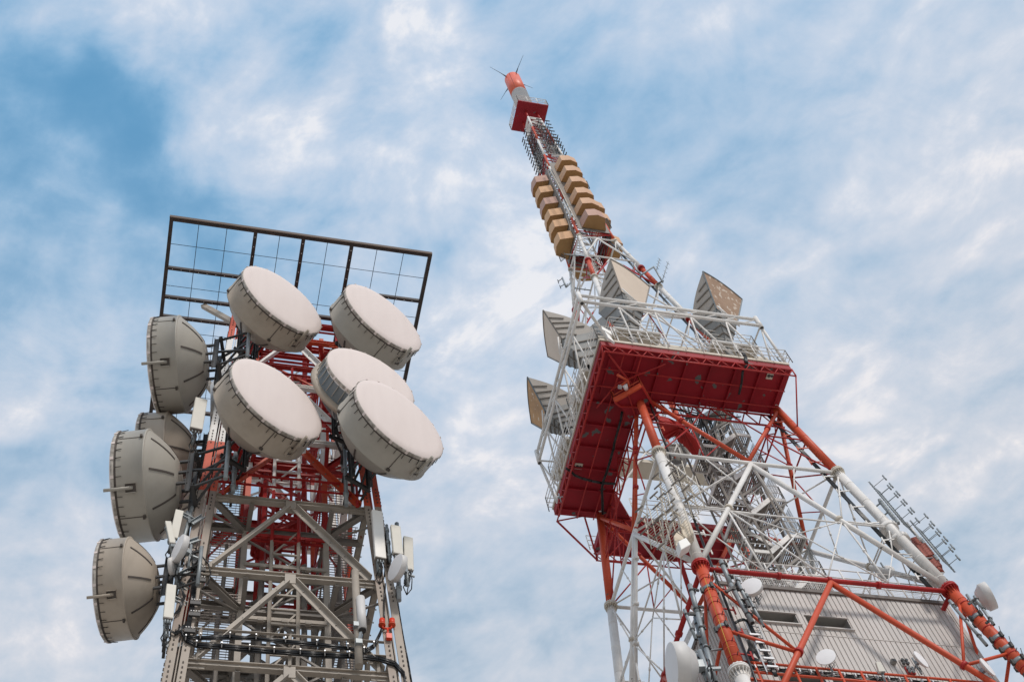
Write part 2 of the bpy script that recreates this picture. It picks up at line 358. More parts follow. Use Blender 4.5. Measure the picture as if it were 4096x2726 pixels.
def rleg(z): return max(.12, .30 - .0024*(z - 44)) if z < 100 else .115
def legp(su, sv, z): return B(su*wB(z), sv*wB(z), z)
for su, sv in ((-1,-1),(1,-1),(-1,1),(1,1)):
    mb = MB(); cuts = [GZ, 20, 36, 48.2, 60.05, 68.3, 75.5, 83, 89.5, 93.5, 100.1, 104.1, 108.6, 111.3, 117.6, 121.2, 126, 130.3, 133.9, 135.9]
    for z0, z1 in zip(cuts[:-1], cuts[1:]):
        btube(mb, legp(su,sv,z0), legp(su,sv,z1), rleg(z0), LEGB2, 20 if z1 < 84 else 12, r2=rleg(z1))
    # weld seams
    z = 30
    while z < 100:
        p = legp(su,sv,z); q = legp(su,sv,z+.05); mb.tube(p, q, rleg(z)*1.03, LEGB2(z), 20); z += 1.9
    leg = mb.build('leg', tb)
    for zf in (40.0, 48.2, 60.05, 83, 89.5, 93.5, 100.1):
        f = MB(); r = rleg(zf); d = (legp(su,sv,zf+1) - legp(su,sv,zf)).normalized(); p = legp(su,sv,zf)
        mt = {40.0:'white', 48.2:'red', 60.05:'cream', 83:'red', 89.5:'cream', 93.5:'red', 100.1:'cream'}[zf]
        f.tube(p - d*.12, p - d*.02, r*1.55, mt, 28); f.tube(p + d*.0, p + d*.1, r*1.55, mt, 28)
        nb = 16
        for i in range(nb):
            a = 2*math.pi*i/nb; x = d.cross(EY).normalized(); y = d.cross(x)
            o = (x*math.cos(a) + y*math.sin(a))
            f.tube(p + o*r*1.3 - d*.26, p + o*r*1.3 + d*.2, r*.11, mt, 6)
            f.poly([p + o*r*1.02 - d*.14, p + o*r*1.5 - d*.14, p + o*r*1.02 - d*.55], mt, o.cross(d)*r*.05)
        f.build('flange', leg)
mid = {'FR': lambda z: B(0,-wB(z),z), 'FL': lambda z: B(-wB(z),0,z), 'RB': lambda z: B(wB(z),0,z), 'LB': lambda z: B(0,wB(z),z)}
crn = {'FR': ((-1,-1),(1,-1)), 'FL': ((-1,-1),(-1,1)), 'RB': ((1,-1),(1,1)), 'LB': ((-1,1),(1,1))}
def collar(mb, p, d, r, m):
    d = d.normalized(); mb.tube(p - d*.09, p + d*.09, r*1.5, m, 16)
for fc in ('FR','FL','RB','LB'):
    (a1,a2),(b1,b2) = crn[fc]; Mi = mid[fc]
    c = lambda s_, z: legp(*(crn[fc][s_]), z)
    mb = MB()
    for z, r, m in ((60.0,.11,'white'),(48.0,.125,'red'),(36,.15,'white'),(22,.15,'white')):
        mb.mark(); mb.tube(c(0,z), c(1,z), r, m, 14)
        if z < 55:
            for t in (.3,.5,.7): collar(mb, c(0,z).lerp(c(1,z),t), c(1,z)-c(0,z), r, m)
    mb.build_each('horizontal_beam', tb)
    mb = MB()
    for s_ in (0,1):
        mb.mark(); btube(mb, c(s_,68.0), Mi(60.2), .13, BRB, 14)
        p = c(s_,68.0).lerp(Mi(60.2), .42 if s_ == 0 else .38); collar(mb, p, Mi(60.2)-c(s_,68.0), .13, 'red' )
        mb.mark(); btube(mb, Mi(59.8), c(s_,48.4), .15, BRB, 14)
        p = Mi(59.8).lerp(c(s_,48.4), .48); collar(mb, p, Mi(59.8)-c(s_,48.4), .15, 'cream')
        mb.mark(); btube(mb, Mi(47.8), c(s_,36.2), .145, BRB, 16)
        p = Mi(47.8).lerp(c(s_,36.2), .52); collar(mb, p, Mi(47.8)-c(s_,36.2), .145, 'red')
        mb.mark(); mb.tube(Mi(35.8), c(s_,22.2), .16, 'white', 12)
    mb.build_each('diagonal_brace', tb)
    # secondary members
    mb = MB()
    for s_ in (0,1):
        T0, Bo, Mt, Mb_ = c(s_,60), c(s_,48.4), Mi(60), Mi(48.2)
        D1 = Mt.lerp(Bo,.5); D2 = Mt.lerp(Bo,.25); D3 = Mt.lerp(Bo,.75); L1 = T0.lerp(Bo,.5); L2 = T0.lerp(Bo,.25); L3 = T0.lerp(Bo,.75); Q = Bo.lerp(Mb_,.5)
        for a_, b_, r in ((D1,L1,.085),(D1,T0,.09),(D2,T0.lerp(Mt,.5),.07),(D1,Q,.1),(D3,L3,.06),(D3,L1,.07),(D3,Q,.06),(Q,Bo.lerp(Mb_,.99).lerp(Mt,.35),.07),(D1,Mb_.lerp(Mt,.35),.07),(D1,Mb_,.08)):
            mb.mark(); mb.tube(a_, b_, r*.55, 'white', 8)
            m_ = a_.lerp(b_, .5); collar(mb, m_, b_-a_, r*.55, 'white')
        T0, Mt, Bo = c(s_,68), Mi(60), c(s_,60)
        D1 = T0.lerp(Mt,.5)
        for a_, b_, r in ((D1, T0.lerp(Bo,.5), .09), (D1, Bo, .08), (D1, Bo.lerp(Mt,.5), .07), (D1, c(0,68).lerp(c(1,68),.5), .07), (T0.lerp(Mt,.25), T0.lerp(Bo,.5),.06),(T0.lerp(Mt,.75), Bo.lerp(Mt,.5),.06)):
            mb.mark(); mb.tube(a_, b_, r*.62, 'red', 8)
        T0, Mt, Bo, Mb_ = c(s_,48), Mi(47.8), c(s_,36.2), Mi(36)
        D1 = Mt.lerp(Bo,.52)
        inw = -EY*(-1) if fc == 'FR' else EX
        for a_, b_, r in ((D1, T0.lerp(Bo,.42), .13), (D1, T0.lerp(Bo,.06), .12)):
            mb.mark(); mb.tube(a_, b_, r*.65, 'orange', 10)
    mb.build_each('secondary_brace', tb)
    # upper tower panels 68 - 100: K panels
    mb = MB()
    lv = [68.3, 75.5, 83, 89.5, 95, 100]
    for i, (z0, z1) in enumerate(zip(lv[:-1], lv[1:])):
        r = .075
        mb.tube(c(0,z1), c(1,z1), r, BRB(z1-.5), 8)
        btube(mb, c(0,z0), Mi(z1), r, BRB, 8); btube(mb, c(1,z0), Mi(z1), r, BRB, 8)
        btube(mb, c(0,z0).lerp(Mi(z1),.5), c(0,z1), .05, BRB, 6); btube(mb, c(1,z0).lerp(Mi(z1),.5), c(1,z1), .05, BRB, 6)
    # mast lattice 100 - 135
    z = 100.1; k = 0
    while z < 134:
        z1 = min(z + 1.15, 134)
        btube(mb, c(k % 2, z), c(1 - k % 2, z1), .055, BRB, 6); mb.tube(c(0,z1), c(1,z1), .05, BRB(z1), 6)
        z = z1; k += 1
    mb.build('upper_lattice', tb)
    # mid column on the two left faces
    if fc in ('FL','LB'):
        mb = MB(); Cc = lambda z: B(-wB(60)-.0,0,z) if fc == 'FL' else B(0,wB(60),z)
        CB = bands([(60,'white'),(80,'red')])
        if fc == 'FL':
            p0 = hf(TB,'FL','D',1462,972); p1 = hf(TB,'FL','D',1463,1216); p2 = hf(TB,'FL','D',1463,1575)
            mb.tube(p0, p1, .105, 'orange', 12); mb.tube(p1, p2, .1, 'white', 12)
            for t in (.3,.62): collar(mb, p0.lerp(p1,t), p1-p0, .12, 'red')
            for t in (.2,.5,.75): collar(mb, p1.lerp(p2,t), p1-p2, .12, 'white')
        else:
            btube(mb, Mi(68), Mi(48), .15, CB, 12)
        mb.build('mid_column', tb)
# diaphragm frames inside the tower at each level
mb = MB()
for z, m, r in ((60,'white',.07),(75.5,'white',.05),(83,'red',.05),(54,'white',.05)):
    w_ = wB(z); pts = [B(0,-w_,z),B(w_,0,z),B(0,w_,z),B(-w_,0,z)]
    if z == 54:
        for i in range(4):
            q = [(-1,-1),(1,-1),(1,1),(-1,1)]; mb.mark(); mb.tube(legp(*q[i],z), legp(*q[(i+1)%4],z), r, m, 8)
        continue
    for i in range(4): mb.mark(); mb.tube(pts[i], pts[(i+1)%4], r, m, 10)
    if z in (60,48):
        for i in range(4):
            q = [(-1,-1),(1,-1),(1,1),(-1,1)]; mb.mark(); mb.tube(legp(*q[i],z), pts[i].lerp(pts[i-1],.5), r*.7, m, 8)
mb.build_each('plan_brace', tb)

mb = MB()
for k in range(40):
    z_ = 69 + k*.78; p = B(-.9+.012*k, -.6, z_)
    ring = [p + EX*(.38*math.cos(t*math.pi/4)) + EY*(.38*math.sin(t*math.pi/4)) for t in range(9)]; mb.path(ring, .022, 'white', 4)
for t in (0,2,4,6): 
    o = EX*(.38*math.cos(t*math.pi/4)) + EY*(.38*math.sin(t*math.pi/4)); mb.tube(B(-.9,-.6,69)+o, B(-.42,-.6,100.2)+o, .022, 'white', 4)
for k in range(80): p = B(-.9+.006*k, -.6, 69+k*.39); mb.tube(p-EX*.2+EY*.3, p+EX*.2+EY*.3, .018, 'white', 4)
mb.build('caged_ladder', tb)
# --- big red platform: four strips around the tower (open at the R and L corners)
ZP = 68.4
pf = MB()
def strip(u0,u1,v0,v1,th=.5,z=ZP):
    pf.poly([B(u0,v0,z),B(u1,v0,z),B(u1,v1,z),B(u0,v1,z)], 'deck_red', (0,0,th))
strip(-7.6, 4.85, -7.5, -4.15)
strip(-7.6, -4.25, -4.15, 5.05)
strip(-4.25, 5.2, 4.95, 7.75)
pf.poly([B(-4.25,-4.15,ZP+.01),B(-2.9,-4.15,ZP+.01),B(-4.25,-2.8,ZP+.01)], 'deck_red', (0,0,.4))
pf.poly([B(-4.25,4.95,ZP+.01),B(-4.25,2.7,ZP+.01),B(-2.4,4.95,ZP+.01)], 'deck_red', (0,0,.4))
# white upper fascia
for a_, b_ in ((B(-7.63,-7.53,ZP+.6),B(4.85,-7.53,ZP+.6)),(B(-7.63,-7.53,ZP+.6),B(-7.63,5.05,ZP+.6)),(B(-4.25,7.78,ZP+.6),B(5.2,7.78,ZP+.6))):
    pf.beam(a_, b_, .1, .22, 'cream')
for (u0,u1,v0,v1) in ((-7.5,4.75,-7.4,-4.25),(-7.5,-4.35,-4.25,4.95),(-4.15,5.1,5.05,7.65)):
    pf.poly([B(u0,v0,ZP+.51),B(u1,v0,ZP+.51),B(u1,v1,ZP+.51),B(u0,v1,ZP+.51)], 'cream', (0,0,.03))  # pale top sheet added to bounce light up onto the balconies
deck = pf.build('platform_deck', tb)
mb = MB()                                       # ribs and pipes beneath the deck
def rib(a_, b_, w_=.12, h_=.28, m='red'): mb.beam(a_, b_, w_, h_, m)
u = -6.9
while u < 4.8:
    rib(B(u,-7.4,ZP-.1), B(u,-4.2,ZP-.1), .1, .2, 'deck_red'); u += 1.62
v = -3.6
while v < 5:
    rib(B(-7.5,v,ZP-.1), B(-4.3,v,ZP-.1), .1, .2, 'deck_red'); v += 1.62
u = -3.6
while u < 5:
    rib(B(u,5.0,ZP-.15), B(u,7.7,ZP-.15)); u += 1.62
for v in (-7.3,-6.1,-4.9): mb.tube(B(-7.4,v,ZP-.4), B(4.7,v,ZP-.4), .045, 'red', 6)
for u in (-7.4,-6.2,-5.1): mb.tube(B(u,-7.2,ZP-.4), B(u,4.9,ZP-.4), .045, 'red', 6)
for v in (5.2,6.3,7.5): mb.tube(B(-4.1,v,ZP-.4), B(5,v,ZP-.4), .045, 'red', 6)
def truss(a_, b_, dz, m, r=.06, n=12, off=Vector((0,0,0)), r2=None):
    """flat truss from a to b, second chord offset by dz vector"""
    dz = Vector(dz)
    mb.tube(a_, b_, r, m, 8); mb.tube(a_+dz, b_+dz, r, m, 8)
    for i in range(n):
        p = a_.lerp(b_, i/n); q = a_.lerp(b_, (i+1)/n)
        if i % 2 == 0: mb.tube(p, q+dz, (r2 or r*.7), m, 6)
        else: mb.tube(p+dz, q, (r2 or r*.7), m, 6)
truss(B(-7.6,-7.5,ZP-.1), B(4.85,-7.5,ZP-.1), (0,0,-.75), 'red', .05, 26)
truss(B(-7.6,-7.5,ZP-.1), B(-7.6,5.0,ZP-.1), (0,0,-.75), 'red', .05, 26)
truss(B(-4.3,7.75,ZP-.1), B(5.2,7.75,ZP-.1), (0,0,-.75), 'red', .05, 18)
truss(B(-4.2,-4.1,ZP-.1), B(5.0,-4.1,ZP-.1), (0,0,-1.3), 'red', .07, 16)
truss(B(-4.2,-4.1,ZP-.1), B(-4.2,5.0,ZP-.1), (0,0,-1.3), 'red', .07, 16)
truss(B(4.7,-4.2,ZP-.1), B(4.7,5.0,ZP-.1), (0,0,-1.0), 'red', .06, 12)
truss(B(-4.2,4.9,ZP-.1), B(5.0,4.9,ZP-.1), (0,0,-1.3), 'red', .07, 16)
# corner struts from legs to the deck's outer corners
for su, sv, tu, tv in ((-1,1,-4.2,7.6),(1,1,5.1,7.6)):
    mb.tube(legp(su,sv,65.2), B(tu,tv,ZP-.5), .07, 'red', 8)
mb.tube(B(4.85,-7.5,ZP-.8), B(4.95,-5.0,ZP-3.2), .05, 'red', 6); mb.tube(B(4.85,-7.5,ZP-.8), B(4.85,-7.5,ZP), .05, 'red', 6)
mb.tube(B(-7.6,5.0,ZP-.8), B(-4.2,7.75,ZP-.8), .07, 'red', 6); mb.tube(B(-7.6,5.0,ZP-.8), B(-5.8,5.0,ZP), .05, 'red', 6); mb.tube(B(-5.6,5.0,ZP-.1), B(-4.2,7.7,ZP-.8), .06, 'red', 6)
# stays across the corner panel
mb.tube(B(-7.2,-7.2,ZP-.55), B(-5.0,-5.2,ZP-.9), .06, 'red', 6)
mb.tube(B(-3.5,-7.0,ZP-.5), B(-6.2,-5.4,ZP-.7), .05, 'red', 6); mb.tube(B(-6.2,-5.4,ZP-.7), B(-7.0,-3.4,ZP-.5), .05, 'red', 6)
mb.build('platform_ribs', tb)
mb = MB()
for p in ((3.55,-6.9,ZP-.02,.42,.5),(-6.95,1.2,ZP-.02,.5,.42)):
    mb.poly([B(p[0]-p[3]/2,p[1]-p[4]/2,p[2]),B(p[0]+p[3]/2,p[1]-p[4]/2,p[2]),B(p[0]+p[3]/2,p[1]+p[4]/2,p[2]),B(p[0]-p[3]/2,p[1]+p[4]/2,p[2])], 'cream', (0,0,-.06))
    mb.tube(B(p[0]-.08,p[1],p[2]-.12), B(p[0]-.08,p[1],p[2]-.05), .1, 'dark_steel', 12); mb.tube(B(p[0]+.12,p[1],p[2]-.12), B(p[0]+.12,p[1],p[2]-.05), .08, 'dark_steel', 12)
mb.build('hatch_plate', tb)
# railings of the platform
def railing(mb, pts, z, h=1.55, m='white', r=.03, n=3, step=1.2, toe=False):
    for (a_, b_) in zip(pts[:-1], pts[1:]):
        a_ = Vector(a_); b_ = Vector(b_)
        for k in range(n): mb.tube(a_ + EZ*h*(k+1)/n, b_ + EZ*h*(k+1)/n, r, m, 6)
        L_ = (b_-a_).length; ns = max(1, round(L_/step))
        for i in range(ns+1):
            p = a_.lerp(b_, i/ns); mb.tube(p, p + EZ*h, r*1.15, m, 6)
mb = MB()
railing(mb, [B(5.0,-4.2,ZP+.5),B(5.0,-7.75,ZP+.5),B(-7.85,-7.75,ZP+.5),B(-7.85,5.2,ZP+.5),B(-4.4,5.2,ZP+.5)], ZP)
railing(mb, [B(-4.4,7.9,ZP+.5),B(5.2,7.9,ZP+.5)], ZP)
railing(mb, [B(-2.2,4.6,ZP+.5),B(4.6,4.6,ZP+.5)], ZP)
railing(mb, [B(-4.1,3.0,ZP+.5),B(-4.1,-3.9,ZP+.5)], ZP)
mb.build('railing', tb)
# cream ring deck above the red platform, seen edge-on between the horns
mb = MB()
ZD = 74.6
for (u0,u1,v0,v1) in ((-6.2,6.2,-4.9,-4.2),(-4.9,-4.2,-4.2,6.2),(-4.2,6.2,4.2,5.6)):
    mb.poly([B(u0,v0,ZD),B(u1,v0,ZD),B(u1,v1,ZD),B(u0,v1,ZD)], 'cream', (0,0,.35))
for (u0,u1,v0,v1) in ((4.2,4.9,-4.2,4.2),):
    mb.poly([B(u0,v0,ZD),B(u1,v0,ZD),B(u1,v1,ZD),B(u0,v1,ZD)], 'cream', (0,0,.35))
mb.build('ring_deck', tb)
# horn support frame: double tube chords and webs
mb = MB()
ZF = 72.35; HF = 8.35; EU, EV = 3.75, 3.6
def V3(*a): return B(*a)
ch = [((-HF,-HF,ZF),(EU,-HF,ZF)),((-HF,-HF,ZF+.85),(EU,-HF,ZF+.85)),((-HF,-HF,ZF),(-HF,EV,ZF)),((-HF,-HF,ZF+.85),(-HF,EV,ZF+.85))]
for a_, b_ in ch: mb.tube(B(*a_), B(*b_), .105, 'white', 14)
for (u_, v_) in ((-HF,-HF),(EU,-HF),(-HF,EV)):
    mb.tube(B(u_,v_,ZF-.3), B(u_,v_,ZF+1.15), .15, 'white', 14)
    mb.tube(B(u_,v_,ZF-.305), B(u_,v_,ZF-.25), .12, 'dark_steel', 14)
for i in range(9):
    u_ = -HF + (EU+HF)*(i+.5)/9
    mb.tube(B(u_-.5,-HF,ZF+.1), B(u_+.5,-HF,ZF+.75), .04, 'white', 6); v_ = -HF + (EV+HF)*(i+.5)/9
    mb.tube(B(-HF,v_-.5,ZF+.1), B(-HF,v_+.5,ZF+.75), .04, 'white', 6)
# web down to an inner lower chord on the deck
zl = ZP + .8; il = 7.2
for (p0, p1, q0, q1, n_) in ((B(-HF,-HF,ZF),B(EU,-HF,ZF),B(-6.2,-il,zl),B(5.0,-il,zl),5),(B(-HF,-HF,ZF),B(-HF,EV,ZF),B(-il,-6.2,zl),B(-il,5.0,zl),5)):
    mb.tube(q0, q1, .075, 'white', 10)
    for i in range(n_):
        a_ = p0.lerp(p1, i/n_); b_ = p0.lerp(p1, (i+1)/n_); m_ = q0.lerp(q1, (i+.5)/n_)
        if i != 0: mb.tube(a_, m_, .06, 'white', 8)
        mb.tube(b_, m_, .06, 'white', 8)
    mb.tube(p1, q1, .09, 'white', 8)
mb.tube(B(-HF,-HF,ZF), B(-4.3,-4.3,ZF+.3), .1, 'white', 10)
mb.tube(B(EU,-HF,ZF), B(4.2,-4.2,73.6), .06, 'white', 8); mb.tube(B(-HF,EV,ZF), B(-4.2,4.2,73.6), .06, 'white', 8)
for t in (-2.2,): mb.tube(B(t,-HF,ZF), B(t+.8,-4.4,74.6), .05, 'white', 6); mb.tube(B(-HF,t,ZF), B(-4.4,t+.8,74.6), .05, 'white', 6)
mb.build('horn_support_frame', tb)
# balconies in front of the horns
for (face, t0, t1) in (('FR',-6.0,-2.85),('FR',.65,3.85),('FL',-3.85,-.7),('FL',1.35,4.65)):
    mb = MB(); z = 71.9; o0, o1 = (-7.05, -5.9) if face == 'FR' else (-7.3, -6.1)
    q = (lambda t, o, z_: B(t, o, z_)) if face == 'FR' else (lambda t, o, z_: B(o, t, z_))
    mb.poly([q(t0,o0,z),q(t1,o0,z),q(t1,o1,z),q(t0,o1,z)], 'cream', (0,0,.12))
    n_ = 4
    for i in range(n_):
        a_ = q(t0+(t1-t0)*i/n_, o0 if i%2 else o1, z-.06); b_ = q(t0+(t1-t0)*(i+1)/n_, o1 if i%2 else o0, z-.06); mb.beam(a_, b_, .06, .1, 'cream')
    for a_, b_ in ((q(t0,o0,z),q(t1,o0,z)),(q(t0,o1,z),q(t1,o1,z)),(q(t0,o0,z),q(t0,o1,z)),(q(t1,o0,z),q(t1,o1,z))): mb.beam(a_, b_, .1, .26, 'white')
    railing(mb, [q(t0,o1,z),q(t0,o0,z),q(t1,o0,z),q(t1,o1,z)], z, 1.5, 'white', .028, 3, 1.1)
    for t in (t0, (t0+t1)/2, t1):
        for o in (o0, o1): mb.beam(q(t,o,z-.1), q(t+.05,o+.1,ZP+.5), .07, .07, 'white')
    for k in range(2): mb.tube(q(t0+(t1-t0)*k/2,o0,z-.1), q(t0+(t1-t0)*(k+1)/2,o0-.1,ZP+.6), .03, 'white', 6)
    mb.build('balcony', tb)
# small access platform slung at the front leg below the big deck
mb = MB()
zc_ = 66.6
pts = [hz(zc_,'g3',x,y) for x,y in ((1600,800),(2025,560),(2215,885),(2340,1080),(2170,1120),(2000,1010),(1860,1110),(1680,870))]
mb.poly([pts[0],pts[1],pts[2],pts[5],pts[7]], 'deck_red', (0,0,.18)); mb.poly([pts[2],pts[3],pts[4],pts[5]], 'deck_red', (0,0,.18)); mb.poly([pts[7],pts[5],pts[6]], 'deck_red', (0,0,.18))
mb.beam(pts[0]+EZ*.1, pts[1]+EZ*.1, .12, .42, 'orange'); mb.beam(pts[1], pts[2], .1, .3, 'red'); mb.beam(pts[7], pts[0], .1, .3, 'red')
mb.beam((pts[0]+pts[1])/2, (pts[5]+pts[6])/2, .08, .25, 'red'); mb.beam(pts[7]+EZ*-.05, pts[2]-EZ*.05, .08, .22, 'red')
railing(mb, [pts[7],pts[0],pts[1],pts[2]], zc_, 1.3, 'orange', .035, 2, 1.2)
mb.build('access_platform', tb)
# sloping red stairway box behind the front leg
mb = MB()
pts = [hz(64.8,'g4',x,y) for x,y in ((-60,300),(0,560),(60,620),(200,560),(240,640),(330,700),(470,860),(560,850),(590,680),(300,420),(120,340))]
mb.poly(pts, 'red', (0,0,.5)); 
for i in range(len(pts)-3): mb.beam(pts[i]-EZ*.05, pts[-2]-EZ*.05, .05, .12, 'red')
mb.build('stair_hood', tb)
# top platform, cylinder, whips
mb = MB(); z = 135.87; h = 1.7
mb.poly([B(-h,-h,z),B(h,-h,z),B(h,h,z),B(-h,h,z)], 'deck_red', (0,0,.25))
mb.build('top_platform', tb)
mb = MB(); railing(mb, [B(-h,-h,z+.25),B(h,-h,z+.25),B(h,h,z+.25),B(-h,h,z+.25),B(-h,-h,z+.25)], z, 1.7, 'white', .035, 3, 1.2)
mb.build('top_railing', tb)
mb = MB(); mb.rev([(.001,0),(.93,0),(.93,7.7),(.94,7.7),(.94,13.6),(.001,13.6)], 'mast_orange', 40, A=EZ, X=EX, O=B(0,0,z+.25), mats=['mast_white','mast_white','mast_orange','mast_orange','mast_orange'])
mb.rev([(.95,7.65),(.96,7.7),(.95,7.75)], 'mast_white', 40, A=EZ, X=EX, O=B(0,0,z+.25))
mb.beam(B(-.60,-.74,z+8.0), B(-.60,-.74,z+13.8), .03, .03, 'brown_red')
mb.build('mast_cylinder', tb)
for (ex_, ey_, wh) in ((1127,154,'pointing upper left'),(1204,127,'pointing upper right'),(1152,230,'pointing lower left'),(1226,203,'pointing right')):
    zt_ = z + 13.7; O = B(0,0,zt_); E_ = hz(zt_, 'D', ex_, ey_); d = (E_ - O).normalized(); mb = MB()
    mb.tube(O + d*.9, O + d*((E_-O).length*.55), .045, 'cable', 6, .03); mb.tube(O + d*((E_-O).length*.55), E_, .03, 'cable', 6, .015)
    mb.tube(O + d*.93 - EZ*.5, O + d*1.7, .03, 'cable', 5)
    tag(mb.build('whip_antenna', None, O), 'thin black whip rod at the top of the orange cylinder, ' + wh, 'antenna', 'whip rods on the cylinder')

# --- zigzag stair with cage, cable ladder
mb = MB(); rm = MB(); gm = MB()
ZS = [72.7, 69.1, 65.5, 61.9, 58.25, 54.6, 51.0]
def slab(mb_, pts, m='grating', n_=9, ax=(0,1,2,3)):
    a_, b_, c_, d_ = [Vector(p) for p in pts]            # bars run a->b, stepping towards d->c
    for i in range(n_+1):
        t = i/n_; mb_.beam(a_.lerp(d_,t), b_.lerp(c_,t), .035, .09, m)
    for t in (0,.33,.66,1): mb_.beam(a_.lerp(b_,t), d_.lerp(c_,t), .035, .09, m)
for k, z0 in enumerate(ZS):
    z1 = z0 - 1.82
    c_ = 'white' if k > 0 else 'galv_light'
    for (u0,u1,z) in ((3.0,4.0,z0),(.15,1.2,z1)):
        slab(gm, [B(u0,-2,z),B(u0,0,z),B(u1,0,z),B(u1,-2,z)], n_=8)
        for a_, b_ in ((B(u0,-2,z),B(u1,-2,z)),(B(u0,0,z),B(u1,0,z)),(B(u0,-2,z),B(u0,0,z)),(B(u1,-2,z),B(u1,0,z))): mb.beam(a_, b_, .08, .26, c_ if k else 'galv')
    c_ = 'white' if k > 0 else 'galv_light'
    for (v0,v1,ua,za,ub,zb) in ((-2,-1.15,3.0,z0,1.2,z1),(-.85,0,1.2,z1,3.0,z0-3.62)):
        for v_ in (v0,v1): mb.beam(B(ua,v_,za), B(ub,v_,zb), .06, .3, c_)
        ns = 9
        for i in range(ns):
            t = (i+.5)/ns; u_ = ua+(ub-ua)*t; zz = za+(zb-za)*t; gm.beam(B(u_,v0,zz), B(u_,v1,zz), .2, .05, 'grating')
        for v_ in (v0,):
            for hh in (.75, 1.45): rm.tube(B(ua,v_,za+hh), B(ub,v_,zb+hh), .024, c_, 6)
            for t in (0,.5,1): rm.tube(B(ua+(ub-ua)*t,v_,za+(zb-za)*t), B(ua+(ub-ua)*t,v_,za+(zb-za)*t+1.45), .035, c_, 6)
    railing(rm, [B(3.0,-2,z0),B(4.0,-2,z0),B(4.25,-1.6,z0),B(4.25,0,z0)], z0, 1.45, c_, .03, 2, 1.0)
    railing(rm, [B(1.2,-2,z1),B(.15,-2,z1),B(.15,0,z1)], z1, 1.45, c_, .03, 2, 1.0)
    # mesh screen on the right side
    for i in range(9): gm.beam(B(4.27,-1.6+i*.2,z0-1.9), B(4.27,-1.6+i*.2,z0-.1), .02, .02, 'galv')
    for i in range(14): gm.beam(B(4.27,-1.6,z0-1.85+i*.13), B(4.27,0,z0-1.85+i*.13), .02, .02, 'galv')
for (u_, v_) in ((3.0,-2),(4.25,0),(1.2,-2),(.15,0),(1.2,0),(3.0,0),(.15,-2)):
    mb.beam(B(u_,v_,ZS[-1]-3), B(u_,v_,ZS[0]), .13, .13, 'core_grey')
for k, z0 in enumerate(ZS): mb.beam(B(4.2,0,z0-1.8), B(3.0,-2,z0-.3), .08, .18, 'core_grey'); mb.beam(B(1.2,-2,z0-3.6), B(3.0,-2,z0-1.9), .07, .16, 'core_grey')
st = mb.build('staircase', tb); rm.build('stair_railing', st); gm.build('stair_treads', st)
mb = MB()
for k in range(18):
    u_ = 1.5 + k*.105; v_ = .75 + (k % 3)*.14
    mb.tube(B(u_,v_,48.5), B(u_,v_,66.5), .045, 'cable', 6)
    # sweep of the cables towards the antennas above
    a_ = B(u_,v_,66.5); t_ = B(u_ - 1.2 + random.uniform(-.9,.9), -1.6 + random.uniform(-1.4,1.0), 70 + random.uniform(-.3,1.5)); m_ = a_.lerp(t_,.5) + EZ*random.uniform(-.5,.7)
    mb.path([a_, a_.lerp(m_,.5)+EZ*.35, m_, t_], .045, 'cable', 6)
    if k % 3 == 0: mb.path([t_, B(-1.5+random.random()*4,-3.6,67.4+random.random()), B(-3+random.random()*6,-4.4,67.2)], .04, 'cable', 6)
mb.build('cable_bundle', tb)
mb = MB()
for u_ in (1.35, 3.5): mb.beam(B(u_,.65,48.5), B(u_,.65,68), .1, .2, 'core_grey')
z = 48.8
while z < 68: mb.beam(B(1.35,.62,z), B(3.5,.62,z), .06, .1, 'core_grey'); z += .62
mb.build('cable_ladder', tb)
# service deck hung inside (grey machine housing)
mb = MB()
q = [hv(TB,1.0,'g4',x,y) for x,y in ((20,690),(430,720),(440,800),(330,1010),(100,1060),(20,800))]
mb.poly(q, 'core_grey', EY*1.2)
for i in range(len(q)): mb.tube(q[i]-EY*.05, q[(i+1)%len(q)]-EY*.05, .07, 'white', 6)
mb.tube(q[0].lerp(q[1],.5)-EY*.1, q[4]-EY*.1, .06, 'white', 6); mb.tube(q[0].lerp(q[1],.5)-EY*.1, q[3]-EY*.1, .06, 'white', 6)
mb.build('machine_housing', tb)
# cable runs with brackets inside the F and R legs
for (nm, pts, sgn) in (('R', [(67.5,),(60,),(52,),(48.4,)], 1), ('F', [(67,),(60,),(52,),(44,),(36,)], -1)):
    mb = MB()
    for j in range(4):
        off = .62 + .0 ; pp = []
        for (z,) in pts:
            p = legp(1 if nm == 'R' else -1, -1, z)
            q_ = p + (-EX*(off+.07*j) + EY*.25 if nm == 'R' else EX*(off+.07*j) + EY*.12*j)
            pp.append(q_)
        mb.path(pp, .055, 'cable', 6)
    z = 38 if nm == 'F' else 49.5
    while z < 67:
        p = legp(1 if nm == 'R' else -1, -1, z); q_ = p + ((-EX*.95 + EY*.2) if nm == 'R' else (EX*.95 + EY*.1))
        m_ = BRB(z) if not (40 < z < 48) else 'red'
        mb.beam(p, q_, .05, .07, m_); mb.beam(q_-EZ*.25, q_+EZ*.25, .07, .06, m_); z += 1.7
    if nm == 'R':
        for j in range(3): mb.path([legp(1,-1,z_) + EX*(-.42-.06*j) + EY*.12 for z_ in (69,75.5,83,90,100,110,120)], .05, 'cable', 6)
        for k in range(16): p = legp(1,-1,70+k*1.9); mb.beam(p, p + EX*-.5 + EY*.12, .04, .05, 'dark_steel')
    mb.build('leg_cable_run', tb)
